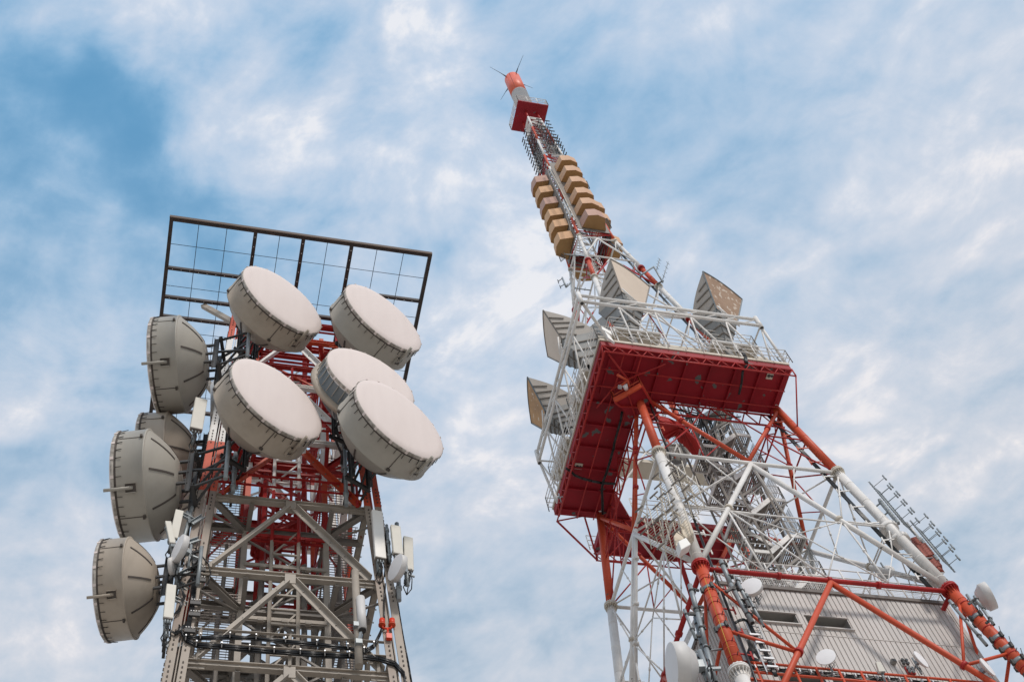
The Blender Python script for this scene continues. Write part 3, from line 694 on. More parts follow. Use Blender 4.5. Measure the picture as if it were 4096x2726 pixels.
# steps and rungs spiral bands on the front leg and right leg
for su in (-1, 1):
    mb = MB(); z = 40.8
    while z < 47.8:
        mb.mark(); p = legp(su,-1,z); d = (legp(su,-1,z+1)-p).normalized(); mb.tube(p, p + d*.06, rleg(z)*1.06, 'red', 24)
        mb.tube(p - EY*rleg(z)*1.0, p - EY*(rleg(z)*1.0+.18) + EZ*.05, .02, 'dark_steel', 5)
        z += .55 if int(z*10) % 2 else 1.0
    zz = (42.9,46.0) if su < 0 else (45.6,43.9,43.1,42.2,41.2)
    for z in zz:
        p = legp(su,-1,z); d = (legp(su,-1,z+1)-p).normalized(); r = rleg(z)*1.09
        mb.mark(); mb.tube(p, p + d*.22, r, 'galv', 24); 
        for a_ in (0, 1, 2, 3): 
            o = (EX*math.cos(a_*1.57) + EY*math.sin(a_*1.57)); mb.box(p + d*.11 + o*r*1.1, (.14,.14,.3), 'dark_steel', EX, EY, EZ)
        mb.tube(p - EY*r, p - EY*r + EZ*.5 - EY*.2, .02, 'dark_steel', 5)
    mb.build_each('leg_band', tb)
mb = MB(); a_ = hf(TB,'FR','h7',1480,1290); 
for x0,y0,x1,y1 in ((985,30,1190,640),(1190,640,1400,1250)): mb.tube(hf(TB,'FR','h7',x0,y0,.42), hf(TB,'FR','h7',x1,y1,.42), .012, 'yellow', 4)
mb.build('earth_wire', tb)

# ------------------------------------------------------------------ beige box antennas on the mast
BZ = [101.63, 104.3, 106.75, 109.45, 112.2, 114.85]
ordw = ['lowest','second lowest','third from the bottom','third from the top','second from the top','topmost']
def beige(faceM, z, hgt, label, mts):
    r = thing('panel_antenna_box', label, 'antenna', faceM(0,-1.8,z), 0, 'beige box antennas around the mast')
    pl = [(-1.08,-1.78),(-.82,-2.93),(-.02,-3.1),(.68,-2.92),(1.05,-1.78)]
    mb = MB(); k0 = 0
    b0 = [faceM(u,v,z) for u,v in pl]; t0 = [faceM(u*.97,-1.78+(v+1.78)*.96,z+hgt) for u,v in pl]
    n = len(pl)
    for i in range(n): j = (i+1)%n; mb.poly([b0[i],b0[j],t0[j],t0[i]], mts[0])
    mb.poly(t0, mts[0]); mb.build('radome_shell', r)
    m2 = MB(); bi = [faceM(u*.985,-1.78+(v+1.78)*.985,z-.012) for u,v in pl]; m2.poly(bi, 'beige_b', (0,0,.05))
    for i in range(n-1): m2.beam(b0[i]-EZ*.01, b0[i+1]-EZ*.01, .035, .05, mts[0])
    m2.build('bottom_cover', r)
    m3 = MB(); m3.poly([faceM(-1.42,-1.74,z-.35),faceM(1.38,-1.74,z-.35),faceM(1.38,-1.74,z+2.3),faceM(-1.42,-1.74,z+2.3)], 'core_grey', (faceM(0,-1.70,z)-faceM(0,-1.74,z)))  # dark plate added to darken the gaps between the box columns
    m3.build('dark_gap_plate', r)
    return r
FRm = lambda u,v,z: B(u, v + (wB(z)-1.5)*-.6, z)
FLm = lambda u,v,z: B(v + .1, -u + .1, z)
RBm = lambda u,v,z: B(-v - .1, u, z)
LBm = lambda u,v,z: B(-u, -v - .1, z)
for i, z in enumerate(BZ):
    mts = {0:('beige_p',)}.get(i, ('beige',))
    beige(lambda u,v,zz: B(u,v,zz), z, 1.35 if i else 1.45, 'beige box antenna, %s in the right-hand column facing the viewer' % ordw[i], mts)
    mts = ('beige_y',) if i in (0,1,2,4) else ('beige_p',)
    beige(FLm, z-.45, 1.5, 'yellowish beige box antenna, %s in the left-hand column of the mast' % ordw[i] if i in (0,1,2,4) else 'brownish beige box antenna, %s in the left-hand column of the mast' % ordw[i], mts)
for i in (0,2,3):
    beige(RBm, BZ[i], 1.4, 'beige box antenna, %s in the column half hidden behind the mast at right' % {0:'lowest',2:'middle one',3:'upper one'}[i], ('beige',))
beige(LBm, BZ[0]-.4, 1.4, 'beige box antenna peeping out behind the mast below the left-hand column', ('beige',))
# grid reflectors at the column edges
for k, (c_, pts) in enumerate((('g7',((790,390),(830,372),(880,470),(845,490))),('g7',((858,522),(895,508),(945,605),(912,625))),('g7',((915,560),(930,545),(970,640),(940,640))),('g7',((1155,1020),(1185,1012),(1243,1130),(1190,1165))),('g7',((560,1430),(590,1440),(665,1505),(608,1555))))):
    mb = MB(); ps = [hit(TB,'v' if k<4 else 'u', {0:-1.0,1:-1.0,2:-.3,3:-1.2,4:-2.4}[k], P(c_,*q)) for q in pts]
    for i in range(4): mb.tube(ps[i], ps[(i+1)%4], .035, 'dark_steel', 5)
    for i in range(1,8): t = i/8; mb.tube(ps[0].lerp(ps[3],t), ps[1].lerp(ps[2],t), .012, 'dark_steel', 4)
    for i in range(1,4): t = i/4; mb.tube(ps[0].lerp(ps[1],t), ps[3].lerp(ps[2],t), .012, 'dark_steel', 4)
    tag(mb.build('mesh_reflector', None, ps[0]), 'small wire mesh panel at the ' + ['top right edge of the beige boxes','right edge, second from the top','right edge, third from the top','right edge beside the lowest beige box','bottom left of the beige boxes'][k], 'antenna', 'wire mesh panels at the mast')
# ladder rails in front of the F leg between the box columns
mb = MB()
for a_, b_ in (((445,440),(640,860)),((640,860),(735,1170))): mb.beam(hv(TB,-2.0,'g7',*a_), hv(TB,-2.0,'g7',*b_), .06, .12, 'core_grey')
for a_, b_ in (((430,330),(560,560)),((560,560),(800,1060))): mb.beam(hv(TB,-1.9,'g7',*a_), hv(TB,-1.9,'g7',*b_), .06, .12, 'cream')
mb.build('mast_guide_rail', tb)

# ------------------------------------------------------------------ dipole panels
def dipole_panel(Mf, z0, label, rows=4, cols=2, gap=.7, w_=1.4, dz=1.05, rod=.8, roddir='h', group='dipole panels on the mast', rodm='dark_steel', backm='dark_steel', rr=.055):
    """Mf(a, d, z): a along the face, d outwards, z up"""
    r = thing('dipole_panel', label, 'antenna', Mf(0,0,z0), 0, group)
    mb = MB(); H = rows*dz
    for i in range(int(H/.22)+1): mb.tube(Mf(-w_/2,0,z0+i*.22), Mf(w_/2,0,z0+i*.22), .016, backm, 4)
    for a_ in (-w_/2,-w_/4,0,w_/4,w_/2): mb.tube(Mf(a_,0,z0), Mf(a_,0,z0+H), .03, backm, 5)
    mb.build('reflector_screen', r)
    for i in range(rows):
        m2 = MB(); z = z0 + (i+.5)*dz
        for c_ in range(cols):
            a_ = (c_ - (cols-1)/2)*w_*.62
            m2.tube(Mf(a_,0,z), Mf(a_,gap,z), rr*.6, backm, 5)
            if roddir == 'h': m2.tube(Mf(a_-rod*w_*.27,gap,z), Mf(a_+rod*w_*.27,gap,z), rr, rodm, 6)
            else: m2.tube(Mf(a_,gap,z-rod*dz*.5), Mf(a_,gap,z+rod*dz*.5), rr, rodm, 6)
        m2.build('dipole_row', r)
    return r
pos4 = ['topmost','second from the top','third from the top','lowest']
for k in range(3):
    z0 = 117.2 + (2-k)*4.1
    dipole_panel(lambda a,d,z: B(-1.05-d, a-.1, z), z0, 'dark dipole panel on the left side of the mast, %s of three' % ['topmost','middle','lowest'][k], rows=4)
    dipole_panel(lambda a,d,z: B(1.0+d*1.2, a+.0, z), z0+.2 if k<2 else z0+.6, 'dark dipole panel on the right side of the mast, %s of three' % ['topmost','middle','lowest'][k], rows=4 if k<2 else 3)
for k in range(2):
    dipole_panel(lambda a,d,z: B(a, -1.15-d, z), 121.8 + (1-k)*4.2, 'dark dipole panel facing the viewer on the mast, %s one' % ['upper','lower'][k], rows=4, gap=.75)

# pair of panels outside the right leg
def Rleg_panel(k, c0, c1, label, redbox):
    # screen line runs parallel to the leg; c0 top pixel, c1 bottom pixel on plane v
    vv = -6.0
    p0 = hv(TB,vv-.0,*c0); p1 = hv(TB,vv-.6,*c1); ax = (p1-p0).normalized(); side = (p0 + EX*4 - EZ*6).normalized(); side = (side - ax*side.dot(ax)).normalized(); out = ax.cross(side).normalized(); out = out if out.dot(EX) > 0 else -out
    r = thing('dipole_panel', label, 'antenna', p0, 0, 'dipole panels outside the right leg')
    L_ = (p1-p0).length; mb = MB()
    for s_ in (-.5,-.25,0,.25,.5): mb.tube(p0+side*s_, p1+side*s_, .028, 'galv', 5)
    n_ = 18
    for i in range(n_+1): q = p0.lerp(p1,i/n_); mb.tube(q-side*.55-out*.06, q+side*.55+out*.06, .016, 'galv', 4)
    mb.build('reflector_screen', r)
    for i in range(5):
        m2 = MB()
        for s_ in (-.26,.26):
            g_ = .62 if s_ > 0 else .78; q = p0.lerp(p1,(i+.45)/5.1)+side*s_+ax*s_*.5; m2.tube(q, q+out*g_, .02, 'galv', 5); m2.tube(q+out*g_-ax*.27, q+out*g_+ax*.25, .05, 'galv', 8)
        m2.build('dipole_row', r)
    m3 = MB(); q = p0.lerp(p1,.25) - out*.25; q2 = p0.lerp(p1,.8) - out*.25
    m3.beam(q, q2, .16, .2, 'galv')
    for t in (.1,.5,.9): m3.tube(q.lerp(q2,t), q.lerp(q2,t) - out*.7, .05, 'galv', 6)
    m3.build('mounting_bracket', r)
    if redbox:
        m4 = MB(); qa = p0.lerp(p1,.2) - out*.5; qb = p0.lerp(p1,.92) - out*.5
        m4.beam(qa, qb, .42, .36, 'brown_red'); m4.beam(qa+ax*.9, qa+ax*2.1, .5, .5, 'brown_red'); m4.tube(qb, qb+ax*.35, .16, 'brown_red', 12)
        m4.build('feed_box', r)
    return r
Rleg_panel(0, ('r6',975,680), ('r6',1250,1010), 'grey dipole panel outside the right leg, the upper of two', False)
Rleg_panel(1, ('r6',1300,985), ('r6',1560,1300), 'grey dipole panel with a faded red box behind it, outside the right leg', True)
mb = MB()
for (c_, x, y, x2, y2) in (('r6',1090,1010,1160,985),('r6',1180,1100,1240,1080)):
    a_ = hf(TB,'FR',c_,x,y,-.2); b_ = hv(TB,-6.1,c_,x2,y2); mb.beam(a_, b_, .5, .12, 'white'); mb.tube(a_-EZ*.15, a_+EZ*.15, .52, 'white', 16)
mb.tube(hv(TB,-6.2,'r6',1230,960), hv(TB,-6.2,'r6',1340,1100), .07, 'white', 8)
mb.tube(hv(TB,-6.2,'r6',1340,1240), hv(TB,-6.2,'r6',1450,1235), .05, 'galv', 8); mb.tube(hv(TB,-6.2,'r6',1420,1400), hv(TB,-6.2,'r6',1520,1345), .06, 'white', 8)
mb.build('panel_bracket', tb)
# three panels at the front leg
rd = (EY*.86 - EX*.5).normalized(); ou = (-EX*.86 - EY*.5).normalized()
for k, (px, py, nr) in enumerate(((1130,745,4),(1235,870,4),(1010,1010,4),(1140,1120,4))):
    base = hf(TB,'FR','r5',px+40,py+110,.35)
    dipole_panel((lambda bs: (lambda a,d,z: bs + rd*a + ou*d + EZ*(z-bs.z) + EX*(z-bs.z)*.09))(base), base.z-1.6, 'grid panel with dark dipole rods beside the front leg, ' + ['uppermost','second from the top','left one of the lower pair','lowest'][k], rows=3, gap=.75, w_=1.7, dz=.95, rod=.6, group='grid panels beside the front leg', rodm='core_grey', backm='cream', rr=.05)
# tan boxes and white box beneath them
def pixbox(name, label, cat, c, quad, plane, thick, m, grp=None):
    ps = [hf(TB,'FR',c,x,y,plane) for x,y in quad]; mb = MB(); mb.poly(ps, m, thick); o = mb.build(name, None, ps[0]); 
    bv = o.modifiers.new('b','BEVEL'); bv.width = .03; bv.segments = 2; tag(o, label, cat, grp); return o
pixbox('equipment_box', 'tall tan equipment box on the white part of the front leg', 'box', 'g6', ((275,390),(350,295),(420,330),(485,500),(380,585),(320,540)), .75, (EY*.5+EX*.2), 'tan_box', 'tan boxes on the front leg')
pixbox('equipment_box', 'tan equipment box left of and lower than the other tan box', 'box', 'g6', ((170,560),(240,460),(330,560),(340,640),(290,790),(210,700)), .7, (EY*.5+EX*.2), 'tan_box', 'tan boxes on the front leg')
pixbox('equipment_box', 'small white boxy antenna hanging below the tan boxes', 'antenna', 'g6', ((248,635),(370,575),(450,685),(295,770)), 1.1, (EY*.5), 'panel_w')

# ------------------------------------------------------------------ horn antennas
def horn(label, O, phi, ta, h2, d2, h1, d1, hb, db, face, s_rib):
    r = thing('horn_antenna', label, 'antenna', O, 0, 'horn antennas on the red platform')
    n = EX*math.sin(phi) - EY*math.cos(phi); h = EX*math.cos(phi) + EY*math.sin(phi)
    def p(d, hh, s): return O + n*d + h*(s*ta*hh) + EZ*hh
    h0 = .9
    # side outline in the (d,height) plane
    front0 = (d1*h0/h1, h0); back0 = (-db*h0/hb, h0)
    curve = []
    for i in range(1, 9):
        t = i/8; t_ = 1 - (1-t)**1.6
        bl = .16*math.sin(t*math.pi); curve.append((-db + (d2+db)*t - bl, hb + (h2-hb)*t + bl))
    # shell: sides, back, throat front
    mb = MB()
    out = [front0, (d1,h1), (d2,h2)] + curve[::-1][1:] + [(-db,hb), back0]
    for s in (-1, 1):
        mb.poly([p(a,b,s) for a,b in [(d1,h1),(d2,h2)]+curve[::-1][1:]+[(-db,hb)]], 'horn', h*(-s*.05))
    bk = [(-db,hb)] + curve
    for (a0,b0),(a1,b1) in zip(bk[:-2], bk[1:-1]): mb.poly([p(a0,b0,-1),p(a0,b0,1),p(a1,b1,1),p(a1,b1,-1)], 'horn')
    arc = [(-1+2*i/10) for i in range(11)]
    pa = lambda s_: p(d2, h2, s_) + EZ*(.26*(1-s_*s_)) + n*(.05*(1-s_*s_))
    for s0, s1 in zip(arc[:-1], arc[1:]): mb.poly([p(*bk[-2],s0),p(*bk[-2],s1),pa(s1),pa(s0)], 'horn')
    sh = mb.build('shell', r)
    mb = MB()
    for s in (-1,1): mb.poly([p(front0[0],h0,s),p(d1,h1,s),p(-db,hb,s),p(back0[0],h0,s)], 'horn_low', h*(-s*.05))
    mb.poly([p(front0[0],h0,-1),p(front0[0],h0,1),p(d1,h1,1),p(d1,h1,-1)], 'horn_low', n*-.05); mb.poly([p(back0[0],h0,-1),p(back0[0],h0,1),p(-db,hb,1),p(-db,hb,-1)], 'horn_low', n*.05)
    for k in range(1,4):
        t = k/4; a_ = front0[0]+(d1-front0[0])*t; b_ = h0+(h1-h0)*t
        mb.beam(p(a_,b_,-1)+n*.04, p(a_,b_,1)+n*.04, .07, .1, 'core_grey')
        for s in (-1,1): mb.beam(p(a_,b_,s)+h*s*.03, p(back0[0]+(-db-back0[0])*t, h0+(hb-h0)*t, s)+h*s*.03, .07, .1, 'core_grey')
    mb.beam(p(d1*.5,h1*.5,0)+n*.04, p(d1,h1,0)+n*.04, .08, .12, 'core_grey')
    mb.tube(O+EZ*(h0+.1), O-EZ*1.6, .22, 'horn_low', 12)
    mb.build('throat', r)
    mb = MB(); mb.poly([p(d1,h1,-.985)+n*.01,p(d1,h1,.985)+n*.01]+[pa(.985*t_)+n*.01 for t_ in arc[::-1]], face, n*-.04)
    mb.build('window', r)
    mb = MB()
    for a_, b_ in ((p(d1,h1,-1),p(d2,h2,-1)),(p(d1,h1,1),p(d2,h2,1)),(p(d1,h1,-1),p(d1,h1,1))): mb.beam(a_, b_, .09, .09, 'dish_blue' if face != 'horn_face' else 'core_grey')
    for s0, s1 in zip(arc[:-1], arc[1:]): mb.beam(pa(s0), pa(s1), .1, .1, 'dish_blue' if face != 'horn_face' else 'core_grey')
    mb.build('window_frame', r)
    mb = MB()
    for s in (-1,1):
        o_ = h*(s*.045)
        for k in range(s_rib):
            tf = .72 - .19*k; tb_ = tf - .12
            a1 = d1+(d2-d1)*tf; b1 = h1+(h2-h1)*tf
            if tb_ > .1: a2 = -db+(d2+db)*tb_; b2 = hb+(h2-hb)*tb_
            else:
                tq = min(.95, .35 + .22*(3-k) + .1); a2 = d1+(-db-d1)*tq; b2 = h1+(hb-h1)*tq
            mb.beam(p(a1-.05,b1,s)+o_, p(a2+.06,b2,s)+o_, .05, .1, 'core_grey')
    mb.build('stiffening_rib', r)
    # clutter of waveguide rings near the mouth
    mb = MB()
    for k in range(3):
        c_ = p(d1+.1, h1-.3-.15*k, 0); mb.tube(p(d1+.12,h1-.25-.3*k,-1.05), p(d1+.12,h1-.25-.3*k,1.05), .04, 'white', 6)
    mb.tube(p(d1+.2,h1,-1.1), p(d1+.35,h1-1.2,-.8), .05, 'white', 6); mb.tube(p(d1+.2,h1,1.1), p(d1+.35,h1-1.2,.8), .05, 'white', 6)
    mb.build('hoist_clamp', r)
    return r
horn('large beige horn antenna with clean window, left of the two facing the viewer', B(-4.64,-6.61,71.19), .46, .26, 6.9, 1.85, 3.95, 1.19, 4.24, .97, 'horn_face', 5)
horn('large horn antenna with brown flaking window at the right end of the platform', B(1.8,-6.64,71.3), .45, .29, 6.42, 2.03, 3.31, 1.15, 3.98, .84, 'horn_rust', 4)
horn('horn antenna with clean beige window pointing left, the upper one on the left side', B(-6.63,-4.06,71.06), -1.89, .29, 6.17, 2.18, 3.47, 1.49, 3.6, .95, 'horn_face', 5)
horn('horn antenna with ochre flaking window pointing left, the lower one on the left side', B(-6.64,1.13,71.7), -1.87, .35, 5.33, 2.15, 2.38, 1.47, 2.9, .95, 'horn_rust2', 4)
horn('horn antenna half hidden behind the front leg, showing its plain back', B(-3.0,-3.0,76.0), 2.2, .27, 8.6, 1.6, 4.4, 1.1, 5.2, .9, 'horn_face', 2)

# ================================================================== equipment building inside tower B
eb = thing('equipment_building', 'grey corrugated metal building inside the foot of the red and white tower', 'building', B(0,0,GZ))
VF, UL, UR, ZR = -5.5, -5.35, 7.0, 48.35
UL2 = -5.3
mb = MB()
def cladwall(p0, p1, zt, zb, out, pitch=.27, depth=.05):
    L_ = (p1-p0).length; d = (p1-p0).normalized(); n_ = int(L_/pitch); mi = mb.mi('clad'); k = len(mb.v); prof = []
    for i in range(n_+1):
        s0 = i*pitch; prof += [(s0,0),(s0+pitch*.80,0),(s0+pitch*.84,-depth),(s0+pitch*.96,-depth)]
    for (s_, o_) in prof:
        q = p0 + d*min(s_,L_) + out*o_; mb.v.append(Vector((q.x,q.y,zt))); mb.v.append(Vector((q.x,q.y,zb)))
    for i in range(len(prof)-1): mb.face((k+2*i,k+2*i+1,k+2*i+3,k+2*i+2), mi)
wins = []     # window openings: left u, right u, bottom z, top z
for (a_, b_, c_, d_) in ((('r8',300,857),('r8',685,890),('r8',725,995),('r8',318,960)), (('r8',-215,812),('r8',190,838),('r8',232,944),('r8',-185,905)), (('r8',40,1395),('r8',480,1440),('r8',500,1540),('r8',70,1500)), (('r8',560,1440),('r8',950,1480),('r8',960,1580),('r8',560,1540))):
    q = [hv(TB,VF,*x) for x in (a_,b_,c_,d_)]; us = [(x-TB).dot(EX) for x in q]; wins.append(((us[0]+us[3])/2, (us[1]+us[2])/2, (q[2].z+q[3].z)/2, (q[0].z+q[1].z)/2))
# front wall panels around the openings: bands by height
zz = sorted(set([GZ, ZR] + [x for w_ in wins for x in w_[2:]]))
rows = {}
for z0, z1 in zip(zz[:-1], zz[1:]):
    cuts = [(w_[0], w_[1]) for w_ in wins if w_[2] < (z0+z1)/2 < w_[3]]; cuts.sort(); u = UL
    segs = []
    for (a_, b_) in cuts: segs.append((u, a_)); u = b_
    segs.append((u, UR))
    for (a_, b_) in segs:
        # keep ribs aligned to one global pitch
        st_ = math.floor((a_-UL)/.27)*.27 + UL
        n_ = int((b_-st_)/.27)+1; mi = mb.mi('clad')
        for i in range(n_):
            for (s0,o0,s1,o1) in ((0,0,.80,0),(.80,0,.84,.05),(.84,.05,.96,.05),(.96,.05,1.0,0)):
                x0 = max(a_, min(b_, st_+(i+s0)*.27)); x1 = max(a_, min(b_, st_+(i+s1)*.27))
                if x1 - x0 < 1e-5: continue
                mb.poly([B(x0,VF+o0,z0),B(x1,VF+o1,z0),B(x1,VF+o1,z1),B(x0,VF+o0,z1)], 'clad')
for zl_ in (45.2, 41.6, 38.0):
    if not any(w_[2]-.1 < zl_ < w_[3]+.1 for w_ in wins): mb.beam(B(UL,VF-.012,zl_), B(UR,VF-.012,zl_), .02, .035, 'clad')
cladwall(B(UL,VF,0), B(UL,5.5,0), ZR, GZ, EX*-1, depth=-.05) ; cladwall(B(UR,VF,0), B(UR,5.5,0), ZR, GZ, EX, depth=.05); cladwall(B(UL,5.5,0), B(UR,5.5,0), ZR, GZ, EY, depth=.05)
for (u_, v_) in ((UL,VF),(UR,VF)): mb.beam(B(u_,v_,GZ), B(u_,v_,ZR), .16, .16, 'clad')
mb.build('wall', eb)
mb = MB(); mb.poly([B(UL-.1,VF-.1,ZR),B(UR+.1,VF-.1,ZR),B(UR+.1,5.6,ZR),B(UL-.1,5.6,ZR)], 'fascia', (0,0,.22))
mb.build('roof', eb)
for (a_, b_, z0, z1) in wins:
    mb = MB()
    dpt = .5
    mb.poly([B(a_,VF,z1),B(b_,VF,z1),B(b_,VF+dpt,z1),B(a_,VF+dpt,z1)], 'sill', (0,0,.03)); mb.poly([B(a_,VF,z0),B(b_,VF,z0),B(b_,VF+dpt,z0),B(a_,VF+dpt,z0)], 'sill', (0,0,-.03))
    for u_ in (a_,b_): mb.poly([B(u_,VF,z0),B(u_,VF+dpt,z0),B(u_,VF+dpt,z1),B(u_,VF,z1)], 'sill', EX*(.03 if u_ == b_ else -.03))
    mb.beam(B(a_-.08,VF-.05,z0-.03), B(b_+.08,VF-.05,z0-.03), .14, .07, 'clad'); mb.beam(B(a_-.05,VF-.03,z1+.03), B(b_+.05,VF-.03,z1+.03), .08, .05, 'clad')
    nf = mb.build('window', eb)
    m2 = MB(); m2.poly([B(a_,VF+dpt,z0),B(b_,VF+dpt,z0),B(b_,VF+dpt,z1),B(a_,VF+dpt,z1)], 'glass', EY*.03)
    for t in (.33,.66): m2.beam(B(a_+(b_-a_)*t,VF+dpt-.03,z0), B(a_+(b_-a_)*t,VF+dpt-.03,z1), .04, .04, 'vent')
    m2.build('pane', nf)
# roof walkway: mesh railing with posts
mb = MB(); zr = ZR+.22
railing(mb, [B(UL,VF,zr),B(UR,VF,zr)], zr, 1.9, 'white', .035, 3, 1.0)
railing(mb, [B(UL,5.4,zr),B(UR,5.4,zr),B(UR,VF,zr)], zr, 1.9, 'white', .035, 3, 1.0)
for i in range(int((UR-UL)/.11)): u_ = UL + i*.11; mb.beam(B(u_,VF,zr+.05), B(u_,VF,zr+1.2), .012, .012, 'white')
for i in range(9): mb.beam(B(UL,VF,zr+.1+i*.13), B(UR,VF,zr+.1+i*.13), .012, .012, 'white')
mb.build('roof_railing', eb)
# vents and fans on the wall
for (x, y, lab) in ((1225,1300,'four round black vent cowls in a square, upper group'), (1280,1375,'four round grey fans in a red frame below the black cowls')):
    r = thing('vent_unit', lab + ', on the corrugated wall', 'vent', hv(TB,VF-.05,'r8',x,y), 0)
    mb = MB(); c0 = hv(TB,VF-.06,'r8',x,y)
    mb.box(c0, (.42,.06,.42), 'clad' if x == 1225 else 'red', EX, EY, EZ); mb.build('base_plate', r)
    for i in (-1,1):
        for j in (-1,1):
            m2 = MB(); p = c0 + EX*i*.1 + EZ*j*.1; m2.tube(p, p - EY*.14, .08, 'vent' if x == 1225 else 'galv', 16); m2.tube(p-EY*.141, p-EY*.15, .05, 'glass', 16); m2.build('fan_cowl', r)
mb = MB(); c0 = hv(TB,VF-.1,'r8',1120,1290); mb.box(c0, (.22,.24,.2), 'sill', EX, EY, EZ); mb.box(c0-EY*.13-EZ*.02, (.16,.02,.13), 'vent', EX, EY, EZ)
tag(mb.build('wall_hood', None, c0), 'small square dark-mouthed hood on the corrugated wall left of the round vents', 'vent')
# orange pipe railing with cable tray in front of the wall, lower right
pr = thing('pipe_walkway', 'orange pipe railing walkway carrying black cables, low in front of the corrugated wall', 'walkway', B(0,-7,38))
mb = MB(); VR = -6.9
def R8(x, y, vv=VR): return hv(TB, vv, 'r8', x, y)
for (x0,y0,x1,y1) in ((-330,1285,2360,1520),(-330,1375,2360,1600),(-330,1450,2360,1660)):
    mb.tube(R8(x0,y0), R8(x1,y1), .06, 'orange', 8)
for x in (-200,170,385,600,810,1010,1225,1440,1650,1860,2070):
    a_ = R8(x, 1285+(x+330)*.0874); mb.tube(a_, a_ - EZ*3.2, .06, 'orange', 8)
mb.build('pipe_rail', pr)
mb = MB()
for j in range(4):
    pts = [R8(x, 1285+(x+330)*.0874+32+12*j + 6*math.sin(x*.02+j), VR+.12) for x in range(-330, 2400, 130)]
    mb.path(pts, .028, 'cable', 6)
for x in range(-300, 2350, 105):
    p = R8(x, 1285+(x+330)*.0874+24, VR+.0); mb.box(p - EZ*.1, (.05,.12,.2), 'galv_light', EX, EY, EZ)
mb.build('cable_tray', pr)

AZ = math.radians
# ================================================================== dishes: generic builders in local space (front = -Y)
def big_dish():
    r = thing('drum_dish', 'x', 'dish antenna', Vector((0,0,0)), 0, 'big drum dishes on the left tower')
    Rr = 2.5; n = 72
    mb = MB(); mb.rev([(.001,-.10),(1.2,-.085),(2.1,-.04),(2.42,.0),(2.50,.05)], 'radome', n); mb.build('radome', r)
    mb = MB(); mb.rev([(2.50,.05),(2.535,.07),(2.535,.20),(2.50,.21),(2.50,.29),(2.50,1.38),(2.53,1.39),(2.53,1.46),(2.44,1.47)], 'dish', n, mats=['rim_rag','rim_rag','dish_dirt','dish_dirt','dish','dish','dish','dish'])
    sh = mb.build('shroud', r)
    m2 = MB()
    for i in range(36):
        a = 2*math.pi*(i+.5)/36; o = Vector((math.cos(a),0,math.sin(a))); m2.beam(o*2.515+Vector((0,.26,0)), o*2.545+Vector((0,.52,0)), .016, .03, 'hook', up=o)
        if i % 2: m2.beam(o*2.545+Vector((0,.04,0)), o*2.55+Vector((0,.2,0)), .13, .02, 'radome', up=o)
    m2.build('rim_hook', sh)
    m2 = MB()
    for a in (math.radians(-88), math.radians(92), math.radians(182), math.radians(2)):
        o = Vector((math.cos(a),0,math.sin(a))); m2.beam(o*2.505+Vector((0,.3,0)), o*2.51+Vector((0,1.34,0)), .035, .02, 'dish_dirt', up=o)
        m2.box(o*2.54+Vector((0,1.3,0)), (.16,.1,.16), 'dish_dirt')
    m2.build('shroud_seam', sh)
    # paraboloid back
    pr_ = [(2.44,1.47)] + [(r_, 1.47 + 1.3*(1-(r_/2.44)**2.2)) for r_ in (2.38,2.28,2.15,2.0,1.8,1.6,1.38,1.15,.95)]
    mb = MB(); mb.rev(pr_ + [(.001, pr_[-1][1])], 'dish', n); bk = mb.build('reflector', r)
    m2 = MB()
    for i in range(8):
        a = 2*math.pi*(i+.15)/8; o = Vector((math.cos(a),0,math.sin(a)))
        for (q0, q1) in zip(pr_[2:-2], pr_[3:-1]):
            m2.beam(o*(q0[0]+.012)+Vector((0,q0[1]+.012,0)), o*(q1[0]+.012)+Vector((0,q1[1]+.012,0)), .09, .025, 'dish_dirt', up=o)
    m2.build('groove', bk)
    # feed pipe with bracket at six o'clock
    fo = Vector((math.cos(AZ(-57)),0,math.sin(AZ(-57)))); yv = Vector((0,1,0)); fs = fo.cross(yv)
    mb = MB(); mb.tube(fo*2.48+yv*.95, fo*2.62+yv*.75, .09, 'dish', 12); mb.tube(fo*2.62+yv*.85, fo*2.66-yv*.22, .075, 'dish', 14)
    mb.beam(fo*2.505+yv*.66, fo*2.505+yv*1.1, .42, .03, 'dish_dirt', up=fo)
    for s_ in (-.2,.2): mb.beam(fo*2.56+yv*.66+fs*s_, fo*2.56+yv*1.1+fs*s_, .03, .12, 'dish', up=fo)
    mb.build('feed_pipe', r)
    # mount: hub frame and struts, dark steel
    mb = MB(); yh = pr_[-1][1]
    for z in (.85,0,-.85):
        for x in (-.5,.5): mb.beam(Vector((x,yh-.1,z)), Vector((x,yh+.45,z)), .1, .14, 'dark_steel')
    for x in (-.5,.5): mb.ibeam(Vector((x,yh+.5,-1.5)), Vector((x,yh+.5,1.5)), .2, .24, 'dark_steel', up=Vector((0,1,0)))
    for z in (1.3,-1.3): mb.ibeam(Vector((-.7,yh+.72,z)), Vector((.7,yh+.72,z)), .16, .2, 'dark_steel')
    for (x0,z0,x1,z1) in ((-.5,1.3,.9,.1),(-.5,-1.3,.9,-.1),(.5,1.3,.9,1.2),(.5,-1.3,.9,-1.2),(-.5,0,.9,.6),(.5,.1,.9,-.7)):
        mb.beam(Vector((x0,yh+.6,z0)), Vector((x1,yh+2.2,z1)), .1, .1, 'dark_steel')
    mb.tube(Vector((.9,yh+2.2,-1.5)), Vector((.9,yh+2.2,1.5)), .1, 'galv', 12)
    mb.build('mount_frame', r)
    return r
bd = big_dish()
grey = {'dish_shell': MT['dish_grey']}
slate = {'dish_shell': MT['dish_blue'], 'dish_groove': MT['radome_w']}
def ldist(px, k, R): return ray(*px)*(k*R)
